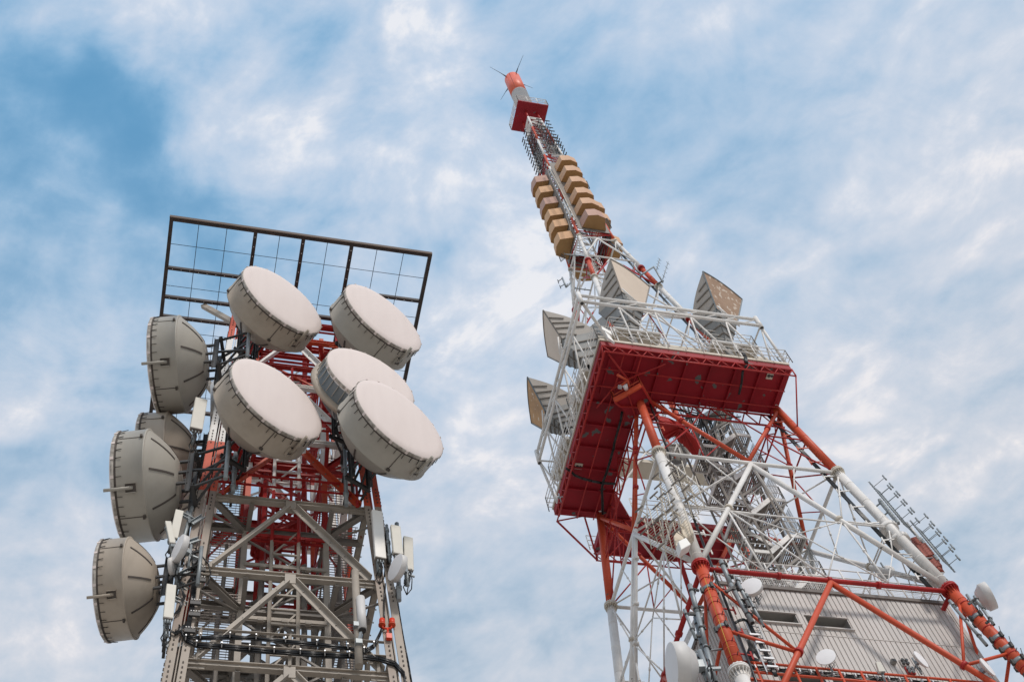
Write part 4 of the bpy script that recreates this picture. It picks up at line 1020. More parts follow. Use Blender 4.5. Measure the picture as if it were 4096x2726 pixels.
dl = [
 (ray(1134,1194)*28.1*2.52, 55.1, 2.52, 'large drum dish with pinkish white face, upper left of the five facing right', None),
 (ray(1538,1265)*28.1*2.52, 54.6, 2.52, 'large drum dish with grey shroud, upper right of the five facing right, against the frame', grey),
 (ray(1113,1589)*24.4*2.54, 55.6, 2.54, 'large drum dish with cream shroud, lower left of the five facing right', None),
 (ray(1486,1511)*27.15*2.40, 45.7, 2.40, 'drum dish with dark slate shroud and cream rim, partly covered by the one below it', slate),
 (ray(1603,1671)*24.3*2.54, 54.2, 2.54, 'largest looking drum dish, lower right, overlapping the slate one', grey),
 (ray(620,1466)*69.7, -77.1, 2.5, 'drum dish pointing left, highest on the left side of the left tower', grey),
 (ray(484,1951)*61.8, -77.8, 2.5, 'drum dish pointing left, big grey one in the middle of the left side', grey),
 (ray(*P('r2',97,1012))*57.0, -77.8, 2.06, 'drum dish pointing left, lowest on the left side', None),
 (ray(*P('r1',345,1650))*69.0, -76.0, 2.5, 'drum dish pointing left, behind and above the big grey middle one', None),
 (ray(*P('D',352,1138))*76.0, -77.0, 2.45, 'drum dish mostly hidden behind the middle left one, only its lower rim showing', None),
]
for i, (loc, az, Rr, lab, sw) in enumerate(dl):
    if i == 0:
        bd.location = loc*S; bd.rotation_euler = (0,0,AZ(az)); bd.scale = (Rr/2.5,)*3; bd['label'] = lab
    else: cp = copy_tree(bd, loc, AZ(az), lab, Rr/2.5, sw)
    if i == 3:
        mb = MB(); mb.rev([(2.5,1.1),(2.78,1.12),(2.80,1.3),(2.6,1.5)], 'dish', 72)
        for k in range(36):
            a_ = 2*math.pi*(k+.5)/36; o = Vector((math.cos(a_),0,math.sin(a_))); mb.tube(o*2.52+Vector((0,.25,0)), o*2.6+Vector((0,.95,0)), .025, 'dish_grey', 6)
        mb.build('back_rim', cp)
def small_dish(depth=.5, back='flat'):
    r = thing('small_dish', 'x', 'dish antenna', Vector((0,0,0)), 0, 'small white dishes')
    mb = MB(); mb.rev([(.001,-.02),(.9,-.015),(.98,.0)], 'radome_f', 36); mb.build('radome', r)
    if back == 'bowl': pr_ = [(.98,0),(1.0,.03),(1.0,.1),(.96,.14),(.82,.26),(.6,.36),(.32,.42),(.001,.43)]
    else: pr_ = [(.98,0),(1.0,.02),(1.0,depth),(.9,depth+.04),(.62,depth+.38),(.3,depth+.5),(.001,depth+.5)]
    if back == 'shallow': pr_ = [(.98,0),(1.0,.02),(1.0,depth),(.9,depth+.03),(.5,depth+.16),(.001,depth+.2)]
    mb = MB(); mb.rev(pr_, 'radome_w', 36); mb.build('shell', r)
    mb = MB(); y = pr_[-1][1]
    mb.box(Vector((0,y+.12,0)), (.34,.3,.4), 'galv'); mb.tube(Vector((.0,y+.35,-1.5)), Vector((0,y+.35,.9)), .1, 'galv', 10); mb.beam(Vector((0,y+.3,-.2)), Vector((.1,y+.9,-.3)), .12, .12, 'galv')
    for k in range(2):
        pts = [Vector((.1*k, y+.2, -.2)) + Vector((.5*math.sin(t*.9+k), .15, -.45*(1-math.cos(t*.9)))) for t in range(7)]; mb.path(pts, .03, 'cable', 5)
    mb.build('pole_mount', r)
    return r
sdA = small_dish(.42,'shallow'); sdB = small_dish(.5,'bowl'); sdC = small_dish(.55)
def put(proto, first, px, dist, az, R, label):
    loc = ray(*px)*dist
    if first: proto.location = loc*S; proto.rotation_euler = (0,0,AZ(az)); proto.scale = (R,)*3; proto['label'] = label; return proto
    return copy_tree(proto, loc, AZ(az), label, R)
def dv(T, vv, c, x, y): return hv(T, vv, c, x, y).length
put(sdA, True, P('r2',548,748), dv(TA,-5.2,'r2',548,748), -42, .60, 'small white dish among panel antennas left of the grey tower leg')
put(sdA, False, P('r2',1880,865), dv(TA,-5.2,'r2',1880,865), -42, .60, 'small cream dish below the right-hand panel antennas of the grey tower')
put(sdA, False, P('r2',500,862), dv(TA,-4.6,'r2',500,862), -80, .36, 'small cream dish just under the white one, left edge of grey tower')
put(sdA, False, P('r7',1520,738), dv(TB,-7.2,'r7',1520,738), -8, .52, 'white dish on grey poles in front of the top edge of the building')
put(sdB, True, P('r8',480,1240), dv(TB,-7.6,'r8',480,1240), -8, .44, 'round white dish facing the viewer, standing on the orange pipe railing')
put(sdB, False, P('r8',1385,1262), dv(TB,-7.5,'r8',1385,1262), 55, .44, 'white dish tilted to the right beside the round wall vents')
put(sdB, False, P('r8',2015,1335), dv(TB,-7.6,'r8',2015,1335), 58, .48, 'white dish in front of the lower end of the long orange brace')
put(sdC, True, P('r8',2045,655), dv(TB,-7.6,'r8',2045,655), 80, .70, 'big white drum dish on a pole outside the right orange leg')
put(sdB, False, P('r6',1066,1350), dv(TB,-3.0,'r6',1066,1350), 168, .50, 'cream dish seen from behind above the roof railing')
put(sdB, False, P('g5',470,745), dv(TB,0,'g5',470,745)*.965, -88, .34, 'tiny white dish on the railing at the lower left of the red platform')
# big white drum at the bottom, beside the orange leg
wd_ = copy_tree(sdC, hv(TB,-7.8,'h7',500,1350), AZ(-72), 'large white drum dish at the bottom edge, left of the grey pipes', 1.02)

# stay rods for dishes and poles
mb = MB(); a_ = hv(TB,-7.4,'h7',835,1125); b_ = hv(TB,-7.0,'h7',1260,1080); mb.tube(a_, b_, .05, 'galv', 8)
tag(mb.build('stay_rod', None, a_), 'grey stay rod between the large white drum dish and the orange leg', 'rod')

# --- grey mounting pipes beside the front leg (vertical poles with clamps)
def pole(label, c, pts, vv, r, n_clamps=4, name='mounting_pipe', m='galv', grp='grey mounting pipes at the orange leg'):
    ps = [hv(TB, vv, c, x, y) for x, y in pts]; rt = thing(name, label, 'pipe', ps[0], 0, grp)
    mb = MB()
    for a_, b_ in zip(ps[:-1], ps[1:]): mb.tube(a_, b_, r, m, 16)
    d = (ps[-1]-ps[0]).normalized(); mb.tube(ps[-1], ps[-1]+d*.004, r*.85, 'cable', 16)
    mb.build('tube', rt)
    for i in range(n_clamps):
        t = (i+.35)/n_clamps; q = ps[0].lerp(ps[-1], t); m2 = MB(); m2.tube(q-d*.05, q+d*.05, r*1.25, 'dark_steel', 12); m2.box(q + EX*r*1.3, (r*1.1,r*1.0,.1), 'dark_steel', EX, EY, EZ)
        m2.tube(q+EX*r*1.2-EY*r*1.6, q+EX*r*1.2+EY*r*1.6, r*.18, 'dark_steel', 6); m2.build('clamp', rt)
    return rt
pole('thick grey pipe left of the orange leg, the longest of the left group', 'h7', [(770,140),(885,560),(1000,1030),(1150,1568)], -7.55, .11, 5)
pole('short thin grey pipe ending open, leftmost beside the orange leg', 'h7', [(690,500),(860,940)], -7.75, .07, 2)
pole('thin grey pipe behind the thick one, left of the orange leg', 'h7', [(840,610),(1010,1330),(1070,1568)], -7.2, .065, 3)
pole('thick grey pipe right of the orange leg with open lower end', 'h7', [(1230,-210),(1370,130),(1690,700)], -7.3, .12, 5)
pole('short grey pipe carrying a white dish, right of the thick pipe', 'h7', [(1450,30),(1645,460)], -7.6, .075, 3)
pole('thin grey pipe, rightmost of the group right of the orange leg', 'h7', [(1600,270),(1860,750)], -7.5, .065, 3)
pole('grey pipe clamped along the inner side of the right orange leg', 'h8', [(620,545),(700,650),(1090,1110)], -7.0, .08, 3)
pole('short pole holding the big white drum dish outside the right leg', 'h8', [(930,490),(1030,640),(1180,850)], -7.7, .07, 3)
pole('short grey stub pipe at the bottom left of the orange leg', 'h7', [(860,1150),(960,1400),(1020,1568)], -7.8, .07, 2)
mb = MB()
for (x0,y0,x1,y1) in ((740,565,880,575),(860,890,980,890),(820,200,900,220),(900,460,970,465),(925,1215,1040,1240)): mb.mark(); mb.beam(hv(TB,-7.6,'h7',x0,y0), hv(TB,-7.5,'h7',x1,y1), .09, .11, 'dark_steel')
for (x0,y0,x1,y1) in ((1420,210,1470,90),(1590,480,1620,400),(1300,240,1420,170)): mb.mark(); mb.beam(hv(TB,-7.4,'h7',x0,y0), hv(TB,-7.4,'h7',x1,y1), .1, .12, 'dark_steel')
for (x0,y0,x1,y1) in ((860,590,945,530),(1080,830,1130,790)): mb.mark(); mb.beam(hv(TB,-7.5,'h8',x0,y0), hv(TB,-7.5,'h8',x1,y1), .08, .12, 'dark_steel')
ca_ = thing('clamp_arms', 'dark steel clamp arms joining the grey pipes to the orange leg', 'bracket', hv(TB,-7.6,'h7',740,565)); mb.build_each('clamp_arm', ca_)
# cable ladder rising to the right of the orange leg
cl_ = thing('cable_ladder', 'steel cable ladder with black cables in front of the wall, beside the orange leg', 'cable ladder', hv(TB,-7.0,'h7',1600,680))
mb = MB(); V_ = -7.0
for (x0,y0,x1,y1) in ((1595,690,1910,1430),(1780,740,2060,1390)): mb.beam(hv(TB,V_,'h7',x0,y0), hv(TB,V_,'h7',x1,y1), .05, .14, 'galv_light')
for i in range(8): t = (i+.3)/8; a_ = hv(TB,V_,'h7',1595+315*t,690+740*t); b_ = hv(TB,V_,'h7',1780+280*t,740+650*t); mb.tube(a_, b_, .03, 'galv_light', 6)
mb.build('ladder_rails', cl_)
mb = MB()
for j in range(5): mb.path([hv(TB,V_-.08,'h7',x+j*9,y) for x,y in ((1600,650),(1700,860),(1790,1000),(1890,1180),(1960,1350),(2020,1480))], .045, 'cable', 6)
for j in range(3): mb.path([hv(TB,V_-.05,'h7',x,y+j*10) for x,y in ((1430,690),(1500,650),(1560,635),(1610,660))], .04, 'cable', 6)
for (x,y) in ((1725,870),(1815,985),(1875,1105),(1930,1220),(1985,1340)): mb.box(hv(TB,V_-.15,'h7',x,y), (.5,.08,.1), 'galv_light', EX, EY, EZ)
mb.build('cable_bundle', cl_)
mb = MB()
for (x0,y0,x1,y1) in ((1640,960,1690,1230),(1690,1230,1790,1270),(1640,1260,1740,960),(1660,1020,1800,1200),(1620,1190,1700,950)): mb.beam(hv(TB,-6.3,'h7',x0,y0), hv(TB,-6.3,'h7',x1,y1), .14, .18, 'dark_steel')
mb.build('support_bracket', cl_)

# small extras on tower B: yagi antennas, whip, flat white panel
def yagi(label, T, vv, c, boom, els, r=.035, name='yagi_antenna'):
    rt = thing(name, label, 'antenna', hv(T,vv,c,*boom[0]), 0); mb = MB()
    ps = [hv(T,vv,c,*q) for q in boom]; mb.path(ps, r*1.3, 'galv', 8); mb.build('boom', rt)
    m2 = MB()
    for (x0,y0,x1,y1) in els: m2.tube(hv(T,vv,c,x0,y0), hv(T,vv,c,x1,y1), r*.6, 'dark_steel', 6)
    m2.build('element', rt); return rt
yagi('small folded dipole antenna on an arm left of the upper tower leg', TB, -4.5, 'g1', [(910,515),(840,580),(780,430)], [(780,445,715,490),(820,530,750,575),(708,465,725,520),(740,550,758,600),(840,580,860,530)], .05)
yagi('row antenna with four short rods crossing the upper left leg', TB, -3.0, 'g1', [(975,595),(1230,630)], [(1050,575,1045,620),(1140,590,1132,630),(985,580,980,610)], .04)
yagi('thin yagi with cross rods below the left beige boxes', TB, -2.4, 'g1', [(820,60),(1040,95)], [(805,40,825,90),(900,50,925,105),(980,60,995,110)], .035)
r_ = thing('side_arm', 'grey steel U-shaped arm holding two thin antennas right of the upper tower', 'bracket', hv(TB,-2.6,'g2',0,110))
mb = MB(); mb.path([hv(TB,-3.2,'g2',x,y) for x,y in ((-160,205),(60,65),(200,310))], .07, 'galv', 8); mb.tube(hv(TB,-3.2,'g2',110,335), hv(TB,-3.2,'g2',205,285), .07, 'dark_steel', 8); mb.build('arm_tube', r_)
for k, (x0,y0,x1,y1) in enumerate(((105,115,150,-60),(200,260,285,-10))):
    yagi('thin upright yagi on the side arm, the ' + ('upper left one' if k == 0 else 'lower right one'), TB, -3.2, 'g2', [(x0,y0),(x1,y1)], [(x0-20+(x1-x0)*t,y0-30+(y1-y0)*t, x0+28+(x1-x0)*t, y0+15+(y1-y0)*t) for t in (.15,.4,.65,.9)], .025)
mb = MB(); mb.tube(hv(TB,-7.5,'g2',2000,1500), hv(TB,-7.5,'g2',1835,1275), .03, 'galv_light', 6, .015); mb.tube(hv(TB,-7.5,'g2',2055,1560), hv(TB,-7.5,'g2',1995,1490), .06, 'galv', 8)
tag(mb.build('whip_antenna', None, hv(TB,-7.5,'g2',2055,1560)), 'thin white whip slanting up from the right end of the platform railing', 'antenna')
for k, quad in enumerate((((1395,1190),(1540,1270),(1560,1325),(1410,1240)), ((1450,1270),(1520,1330),(1605,1445),(1500,1370)))):
    mb = MB(); ps = [hv(TB,-7.9,'g1',x,y) for x,y in quad]; mb.poly(ps, 'panel_w', EY*.15)
    tag(mb.build('flat_panel_antenna', None, ps[0]), 'flat white panel at the front corner above the red platform, ' + ('upper one' if k == 0 else 'lower one'), 'antenna', 'flat white panels at the platform corner')
mb = MB()
for k in range(3):
    mb.path([hv(TB,-7.6,'g2',x+k*14,y+k*4) for x,y in ((1360,1400),(1400,1375),(1440,1400),(1480,1470),(1500,1568))], .06, 'cable', 6)
    mb.path([hz(ZP-.5,'r4',x+k*5,y) for x,y in ((1830,900),(1800,950),(1790,1050),(1770,1130))], .04, 'cable', 6)
    mb.path([hz(ZP-.45,'g5',x,y+k*10) for x,y in ((640,270),(720,320),(780,380),(900,430),(1050,470),(1200,500),(1420,515))], .05, 'cable', 6)
    mb.path([hz(ZP-.5,'g5',x+k*9,y) for x,y in ((1370,0),(1330,150),(1270,350),(1220,480),(1195,600),(1205,800),(1210,1000))], .05, 'cable', 6)
    mb.path([hz(ZP-.5,'g3',x+k*8,y) for x,y in ((1710,960),(1690,1100),(1640,1270),(1590,1450),(1575,1568))], .05, 'cable', 6)
mb.build('platform_cables', tb)

mb = MB(); ps = [hv(TB,-7.4,'r8',x,y) for x,y in ((955,1287),(1000,1290),(1045,1375),(985,1378))]; mb.poly(ps, 'panel', EY*.12)
mb.tube(hv(TB,-7.25,'r8',1000,1370), hv(TB,-7.2,'r8',1045,1480), .06, 'galv', 8); mb.box(hv(TB,-7.3,'r8',1005,1385), (.3,.16,.12), 'galv', EX, EY, EZ)
tag(mb.build('flat_panel_antenna', None, ps[0]), 'flat cream panel on a short pole before the corrugated wall, left of the vents', 'antenna')
r_ = thing('work_lamp', 'small white lamp on a bent orange arm above the access platform at the front leg', 'lamp', hz(66.9,'g3',1790,620))
mb = MB(); q_ = [hz(67.1,'g3',x,y) for x,y in ((1840,600),(1800,470),(1640,385))]; mb.path(q_, .075, 'orange', 8); mb.tube(q_[1], hz(67.0,'g3',1700,560), .07, 'orange', 8); mb.build('arm', r_)
mb = MB(); mb.tube(hz(66.95,'g3',1760,545), hz(66.9,'g3',1790,620), .16, 'radome_f', 14, .11); mb.box(hz(66.9,'g3',1685,575), (.22,.18,.2), 'galv_light', EX, EY, EZ); mb.build('lamp_head', r_)
# ================================================================== TOWER A
ta_ = thing('lattice_tower', 'square steel lattice tower, grey below and orange and white above, carrying large drum dishes', 'tower', A(0,0,GZ))
LA = bands([(50.6,'warm_grey'),(55.0,'orange'),(66.3,'white'),(90,'orange')])
LG = bands([(50.6,'leg_grey'),(55.0,'orange'),(66.3,'white'),(90,'orange')])
LVA = [27.7, 33.4, 39.1, 45.0, 50.6, 56.3, 62.0, 67.7]
def la(su, sv, z): return A(su*wA(z), sv*wA(z), z)
def lo(su, sv, z): return A(su*(wA(z)+.66), sv*(wA(z)+.3), z)
for su, sv in ((-1,-1),(1,-1),(-1,1),(1,1)):
    mb = MB()
    for z0, z1 in zip([GZ,14]+LVA, [14]+LVA+[70.2]):
        def seg(q0, q1, m):
            o = EX*(-su*.2) + EY*(-sv*.2)
            # built-up leg: two flanges and a web pair with open middle
            mb.beam(q0 + EX*(-su*.16), q1 + EX*(-su*.16), .30, .05, m, up=EY)
            mb.beam(q0 + EX*(-su*.64), q1 + EX*(-su*.64), .30, .05, m, up=EY)
            mb.beam(q0 + EY*(-sv*.17), q1 + EY*(-sv*.17), .05, .3, m, up=EY)
            mb.beam(q0 + EX*(-su*.4)+EY*(-sv*.2), q1 + EX*(-su*.4)+EY*(-sv*.2), .04, .34, m, up=EY)
            mb.beam(q0 + EX*(-su*.02)+EY*(-sv*.5), q1 + EX*(-su*.02)+EY*(-sv*.5), .05, .3, m, up=EY)
        btube(mb, lo(su,sv,z0), lo(su,sv,z1), .2, LG, fn=seg)
    # bolt holes / bolts in groups near every level
    for z in LVA:
        for k in range(5):
            for s_ in (-1,1):
                zz = z + s_*(.35+k*.28); p = lo(su,sv,zz)
                for du in (.14,.62):
                    if sv < 0: mb.box(p + EX*(-su*du) - EY*.04, (.055,.04,.09), 'dish_dirt', EX, EY, EZ)
                    mb.box(p + EY*(-sv*du) + EX*su*.05, (.05,.07,.12), 'dish_dirt', EX, EY, EZ)
        mb.box(la(su,sv,z)+EX*(-su*.35), (.8,.07,.55), LA(z-.2), EX, EY, EZ)
    mb.build('leg', ta_)
for fi, fc in enumerate(('FR','FL','RB','LB')):
    (q0,q1) = crn[fc]; nrm = {'FR':-EY,'FL':-EX,'RB':EX,'LB':EY}[fc]
    mid_ = lambda z: (la(*q0,z)+la(*q1,z))/2
    mb = MB(); dg = MB(); rl = MB()
    for i, z in enumerate(LVA):
        m = LA(z-.3); a_, b_ = la(*q0,z), la(*q1,z)
        mb.mark(); mb.ibeam(a_, b_, .26, .3, m, up=EZ, t=.04)
        for k in range(10): p = a_.lerp(b_, (k+.7)/10.4); mb.box(p + nrm*.16 - EZ*.17, (.05,.05,.05), m, EX, EY, EZ)
        mb.box(mid_(z) + nrm*.05 - EZ*.3, (.45,.28,.6), m, EX if fc in('FR','LB') else EY, nrm, EZ)
        if i > 0:
            zb = LVA[i-1] + .15
            for q in (q0,q1):
                dg.mark(); s_ = mid_(z-.3).lerp(la(*q,zb), .04); e_ = la(*q,zb) + (mid_(zb)-la(*q,zb)).normalized()*.35
                def seg(x0, x1, m_):
                    dg.prof(x0+nrm*.1, x1+nrm*.1, [(-.15,0),(.15,0),(.15,.04),(-.11,.04),(-.11,.24),(-.15,.24)], m_, up=nrm)
                btube(dg, s_, e_, .1, LA, fn=seg)
                L_ = e_-s_
                for k in range(5):
                    p = s_ + L_*(k+.6)/5.2; dg.box(p + nrm*.16, (.06,.04,.06), 'core_grey', EX, EY, EZ)
        # guard rails above each beam
        if i == 3 or z < 38: continue
        rl.mark()
        for hh in (.9, 1.75):
            mr_ = 'red' if z > 50 else 'warm_grey'
            rl.angle(la(*q0,z+hh)+nrm*.2, la(*q1,z+hh)+nrm*.2, .13, .13, mr_, up=EZ)
        for t in (.06,.5,.94): p = la(*q0,z).lerp(la(*q1,z),t)+nrm*.2; rl.beam(p, p+EZ*1.8, .12, .08, 'red' if z > 50 else 'warm_grey')
    mb.build_each('horizontal_beam', ta_); dg.build_each('diagonal_brace', ta_); rl.build_each('guard_rail', ta_)
# plan bracing, floors and inner core
CI = 1.85
for i, z in enumerate(LVA):
    m = 'core_grey' if z < 55 else ('red' if i % 2 else 'red'); w_ = wA(z); mb = MB()
    cs = [(-1,-1),(1,-1),(1,1),(-1,1)]
    for j in range(4):
        a_, b_ = cs[j], cs[(j+1)%4]
        mb.mark(); mb.ibeam(A(a_[0]*CI,a_[1]*CI,z-.1), A(b_[0]*CI,b_[1]*CI,z-.1), .22, .36, m, up=EZ, t=.04)
        mb.mark(); mb.ibeam(A(a_[0]*w_*.97,a_[1]*w_*.97,z-.15), A(a_[0]*CI,a_[1]*CI,z-.15), .26, .28, m, up=EZ, t=.04)
        # slotted channels from the beams' third points to the core corners
        for s_ in (.24,.76):
            p = la(*a_,z).lerp(la(*b_,z),s_); c_ = cs[j] if s_ < .5 else cs[(j+1)%4]
            mb.mark(); mb.chan(p-EZ*.1, A(c_[0]*CI,c_[1]*CI,z-.1), .2, .36, m, up=EZ, t=.035)
        mb.mark(); mb.tube(A(a_[0]*CI,a_[1]*CI,z-.35), la(*a_,z-1.3), .06, m, 8)
    mb.build_each('plan_brace', ta_)
    # grating floor ring: bars with gaps
    if z > 57: continue
    gm = MB(); zz = z + .12; n_ = 30
    for (u0,u1,v0,v1) in ((-w_+.2,w_-.2,CI,w_-.2),(-w_+.2,-CI,-CI-.6,CI),(CI,w_-.2,-CI-.6,CI)):
        v = v0
        while v < v1: gm.beam(A(u0,v,zz), A(u1,v,zz), .02, .045, 'grating'); v += .15
        u = u0
        while u < u1: gm.beam(A(u,v0,zz), A(u,v1,zz), .02, .04, 'grating'); u += .45
    gm.build('floor_grating', ta_)
for su, sv in ((-1,-1),(1,-1),(-1,1),(1,1)):
    mb = MB()
    CO = bands([(50.6,'warm_grey'),(53,'red'),(55,'orange'),(60,'white'),(66,'red'),(90,'orange')])
    def seg(q0_, q1_, m): mb.ibeam(q0_, q1_, .26, .3, m, up=EY, t=.05)
    btube(mb, A(su*CI,sv*CI,20), A(su*CI,sv*CI,70), .1, CO, fn=seg)
    CO2 = bands([(49,'core_grey'),(58,'red'),(63,'white'),(90,'red')])
    def seg2(q0_, q1_, m): mb.beam(q0_, q1_, .2, .2, m)
    btube(mb, A(su*.95,sv*1.3,20), A(su*.95,sv*1.3,70), .1, CO2, fn=seg2)
    mb.build('core_column', ta_)
mb = MB(); z = 30.0; k = 0
while z < 69:
    m = 'core_grey' if z < 49 else ('red' if z < 56 else ('orange' if k % 3 == 0 else ('white' if k % 3 == 1 and z < 66 else 'red')))
    c4 = [(-CI,-CI),(CI,-CI),(CI,CI),(-CI,CI)]; zn = z + 2.84
    for j in range(4):
        a_, b_ = c4[j], c4[(j+1)%4]
        mb.beam(A(*a_,z), A(*b_,z), .09, .16, m)
        if z < 56: mb.beam(A(a_[0]*.52,a_[1]*.7,z+.7), A(b_[0]*.52,b_[1]*.7,z+.7), .06, .14, m)
        if j % 2: mb.beam(A(a_[0]*.52,a_[1]*.7,z), A(b_[0]*.52,b_[1]*.7,zn), .07, .1, m)
        if k % 2: mb.beam(A(*a_,z), A(*b_,zn), .08, .1, m)
        else: mb.beam(A(*b_,z), A(*a_,zn), .08, .1, m)
    z = zn; k += 1
# stair flights inside the core
z = 30.4; k = 0
while z < 55:
    s_ = 1 if k % 2 else -1; m = 'core_grey' if z < 49 else 'red'
    for v_ in (-.3,.6): mb.beam(A(-s_*1.3,v_,z), A(s_*1.3,v_,z+2.4), .05, .22, m)
    for t in range(9): mb.beam(A(-s_*1.3+s_*2.6*t/9,-.3,z+2.4*t/9), A(-s_*1.3+s_*2.6*t/9,.6,z+2.4*t/9), .2, .04, m)
    z += 2.4; k += 1
mb.build('core_lattice', ta_)
# equipment shelves / enclosures seen from below inside the upper red part
mb = MB()
for (z, u0,u1,v0,v1) in ((53.2,-1.2,.2,.4,1.6),(58.6,-1.5,.4,-.6,.6),(63.6,.2,1.6,-.6,1.0)):
    mb.mark(); mb.poly([A(u0,v0,z),A(u1,v0,z),A(u1,v1,z),A(u0,v1,z)], 'deck_red', (0,0,.12)); 
    for t in (.2,.5,.8): mb.beam(A(u0+(u1-u0)*t,v0,z-.08), A(u0+(u1-u0)*t,v1,z-.08), .1, .16, 'red')
mb.build_each('core_deck', ta_)
# side wall mesh screens (grating panels standing inside the faces)
mb = MB()
for (u_, v0, v1) in ((-2.6,-1.2,2.6),(2.6,-1.2,2.6)):
    for z0 in (39.4, 45.3):
        mb.mark()
        v = v0
        while v < v1: mb.beam(A(u_,v,z0), A(u_,v,z0+4.9), .02, .03, 'grating'); v += .09
        for i in range(8): mb.beam(A(u_,v0,z0+i*.7), A(u_,v1,z0+i*.7), .03, .03, 'grating')
        mb.beam(A(u_,v0,z0), A(u_,v0,z0+4.9), .12, .12, 'core_grey'); mb.beam(A(u_,v1,z0), A(u_,v1,z0+4.9), .12, .12, 'core_grey')
mb.build_each('mesh_screen', ta_)
# front ladder frame
mb = MB()
LD = bands([(49.5,'warm_grey'),(53.5,'red'),(90,'white')])
def segL(q0_, q1_, m): mb.beam(q0_, q1_, .13, .13, m)
for u_ in (-.64,.57): btube(mb, A(u_,-2.15,30), A(u_,-2.15,64), .1, LD, fn=segL)
z = 30.5; k = 0
while z < 64:
    mb.beam(A(-.64,-2.15,z), A(.57,-2.15,z), .08, .09, LD(z)); 
    if k % 2: mb.beam(A(-.64,-2.08,z), A(.57,-2.08,z+1.9), .05, .08, LD(z))
    z += .95; k += 1
for z in (38.5, 44.2, 47.8, 50.0): mb.beam(A(-1.8,-2.05,z), A(1.8,-2.05,z), .08, .2, LD(z)); [mb.box(A(u_,-2.15,z-.2),(.25,.15,.2),LD(z),EX,EY,EZ) for u_ in (-1,0,1)]
mb.build('ladder_frame', ta_)
# cables looping across the front and draping to the right leg
mb = MB()
for row, (ys, z_off, n_) in enumerate(((( (600,1290),(690,1300),(870,1295),(1030,1305),(1210,1322),(1400,1340),(1590,1362),(1690,1385),(1750,1350),(1790,1270),(1815,1200),(1812,1080),(1820,980)), 0, 6), (((560,1230),(600,1310),(665,1345),(820,1355),(990,1370),(1140,1385),(1300,1395),(1450,1405),(1600,1410),(1780,1428),(1880,1460),(1935,1520),(1945,1600)), 0, 8))):
    for j in range(n_):
        pts = [hf(TA,'FR','r2',x, y + (j-n_/2)*3.8 + 3*math.sin(x*.013+j*2), .32+.05*(j%3)) for x, y in ys]
        mb.path(pts, .03, 'cable', 6)
    for (x, y) in ys[1:9]:
        p = hf(TA,'FR','r2',x,y-10,.45); mb.box(p, (.04,.08,.28), 'dark_steel', EX, EY, EZ); mb.box(p-EY*.06+EZ*.12, (.05,.03,.07), 'galv_light', EX, EY, EZ)
for j in range(5):
    mb.path([hf(TA,'FR','r2',x+j*5,y,.4) for x,y in ((640,770),(650,900),(640,1000),(630,1100),(610,1200),(600,1290))], .045, 'cable', 6)
    mb.path([hf(TA,'FR','r2',1888+j*4+x,y,.1) for x,y in ((-15,1000),(5,1150),(30,1300),(60,1450),(80,1568))], .014, 'cable', 5)
for (x,y) in ((690,880),(690,945),(660,1085),(655,1155),(625,1255)):
    p = hf(TA,'FR','r2',x,y,.5); mb.box(p, (.42,.1,.2), 'dark_steel', EX, EY, EZ); [mb.box(p+EX*(-.15+.1*k)+EZ*.14-EY*.06, (.05,.05,.05), 'radome_w', EX, EY, EZ) for k in range(4)]
mb.path([hf(TA,'FR','r2',x,y,.5) for x,y in ((610,740),(660,750),(700,800),(740,850),(752,900),(740,960),(700,1000))], .03, 'cable', 6)
mb.build('cable_run', ta_)
# warning light / socket pair on right leg
r_ = thing('obstruction_light', 'pair of small red lamps on a red bracket on the right grey leg', 'lamp', hf(TA,'FR','r2',1835,1230,.4))
mb = MB(); L_ = lambda x,y: hf(TA,'FR','r2',x,y,.45)
mb.path([L_(1802,1215),L_(1806,1240),L_(1855,1240),L_(1862,1215)], .045, 'socket', 8); mb.tube(L_(1833,1240), L_(1838,1290), .045, 'socket', 8); mb.box(L_(1842,1290), (.22,.15,.28), 'socket', EX, EY, EZ); mb.build('bracket', r_)
for (x,y) in ((1800,1200),(1861,1200)): m2 = MB(); m2.tube(L_(x,y+18), L_(x,y-14), .12, 'socket', 14); m2.tube(L_(x,y+22), L_(x,y+16), .15, 'orange', 14); m2.build('lamp', r_)
# ------------------------------------------------------------------ dark horizontal frame on top of tower A
rf = thing('rooftop_frame', 'large dark rectangular steel frame strung with wires on top of the grey tower', 'frame', A(0,0,70))
mb = MB(); ZT = 72; F_ = 7.55
def fr(u0,v0,u1,v1,w_=.21,h_=.26): mb.beam(A(u0,v0,ZT), A(u1,v1,ZT), w_, h_, 'roof_frame')
fr(-F_,-F_,-F_,F_); fr(F_+.05,-F_,F_+.05,F_); fr(-F_,F_,F_,F_)
fr(-F_,-7.44,F_,-7.44,.14,.24)
mb.beam(A(-F_-.12,-7.58,ZT+.05), A(F_+.15,-7.58,ZT+.02), .08, .26, 'frame_top')
for u in (-2.75,.03,2.88): fr(u,-7.4,u,-2.4)
for u in (-2.75,2.88): fr(u,-2.4,u,7.4)
for v in (-4.35,-2.45,-1.15,1.8,5.3):
    fr(-F_,v,-2.75,v,.17,.24); fr(2.88,v,F_,v,.17,.24)
for v in (-2.4,2.4): fr(-2.75,v,2.88,v)
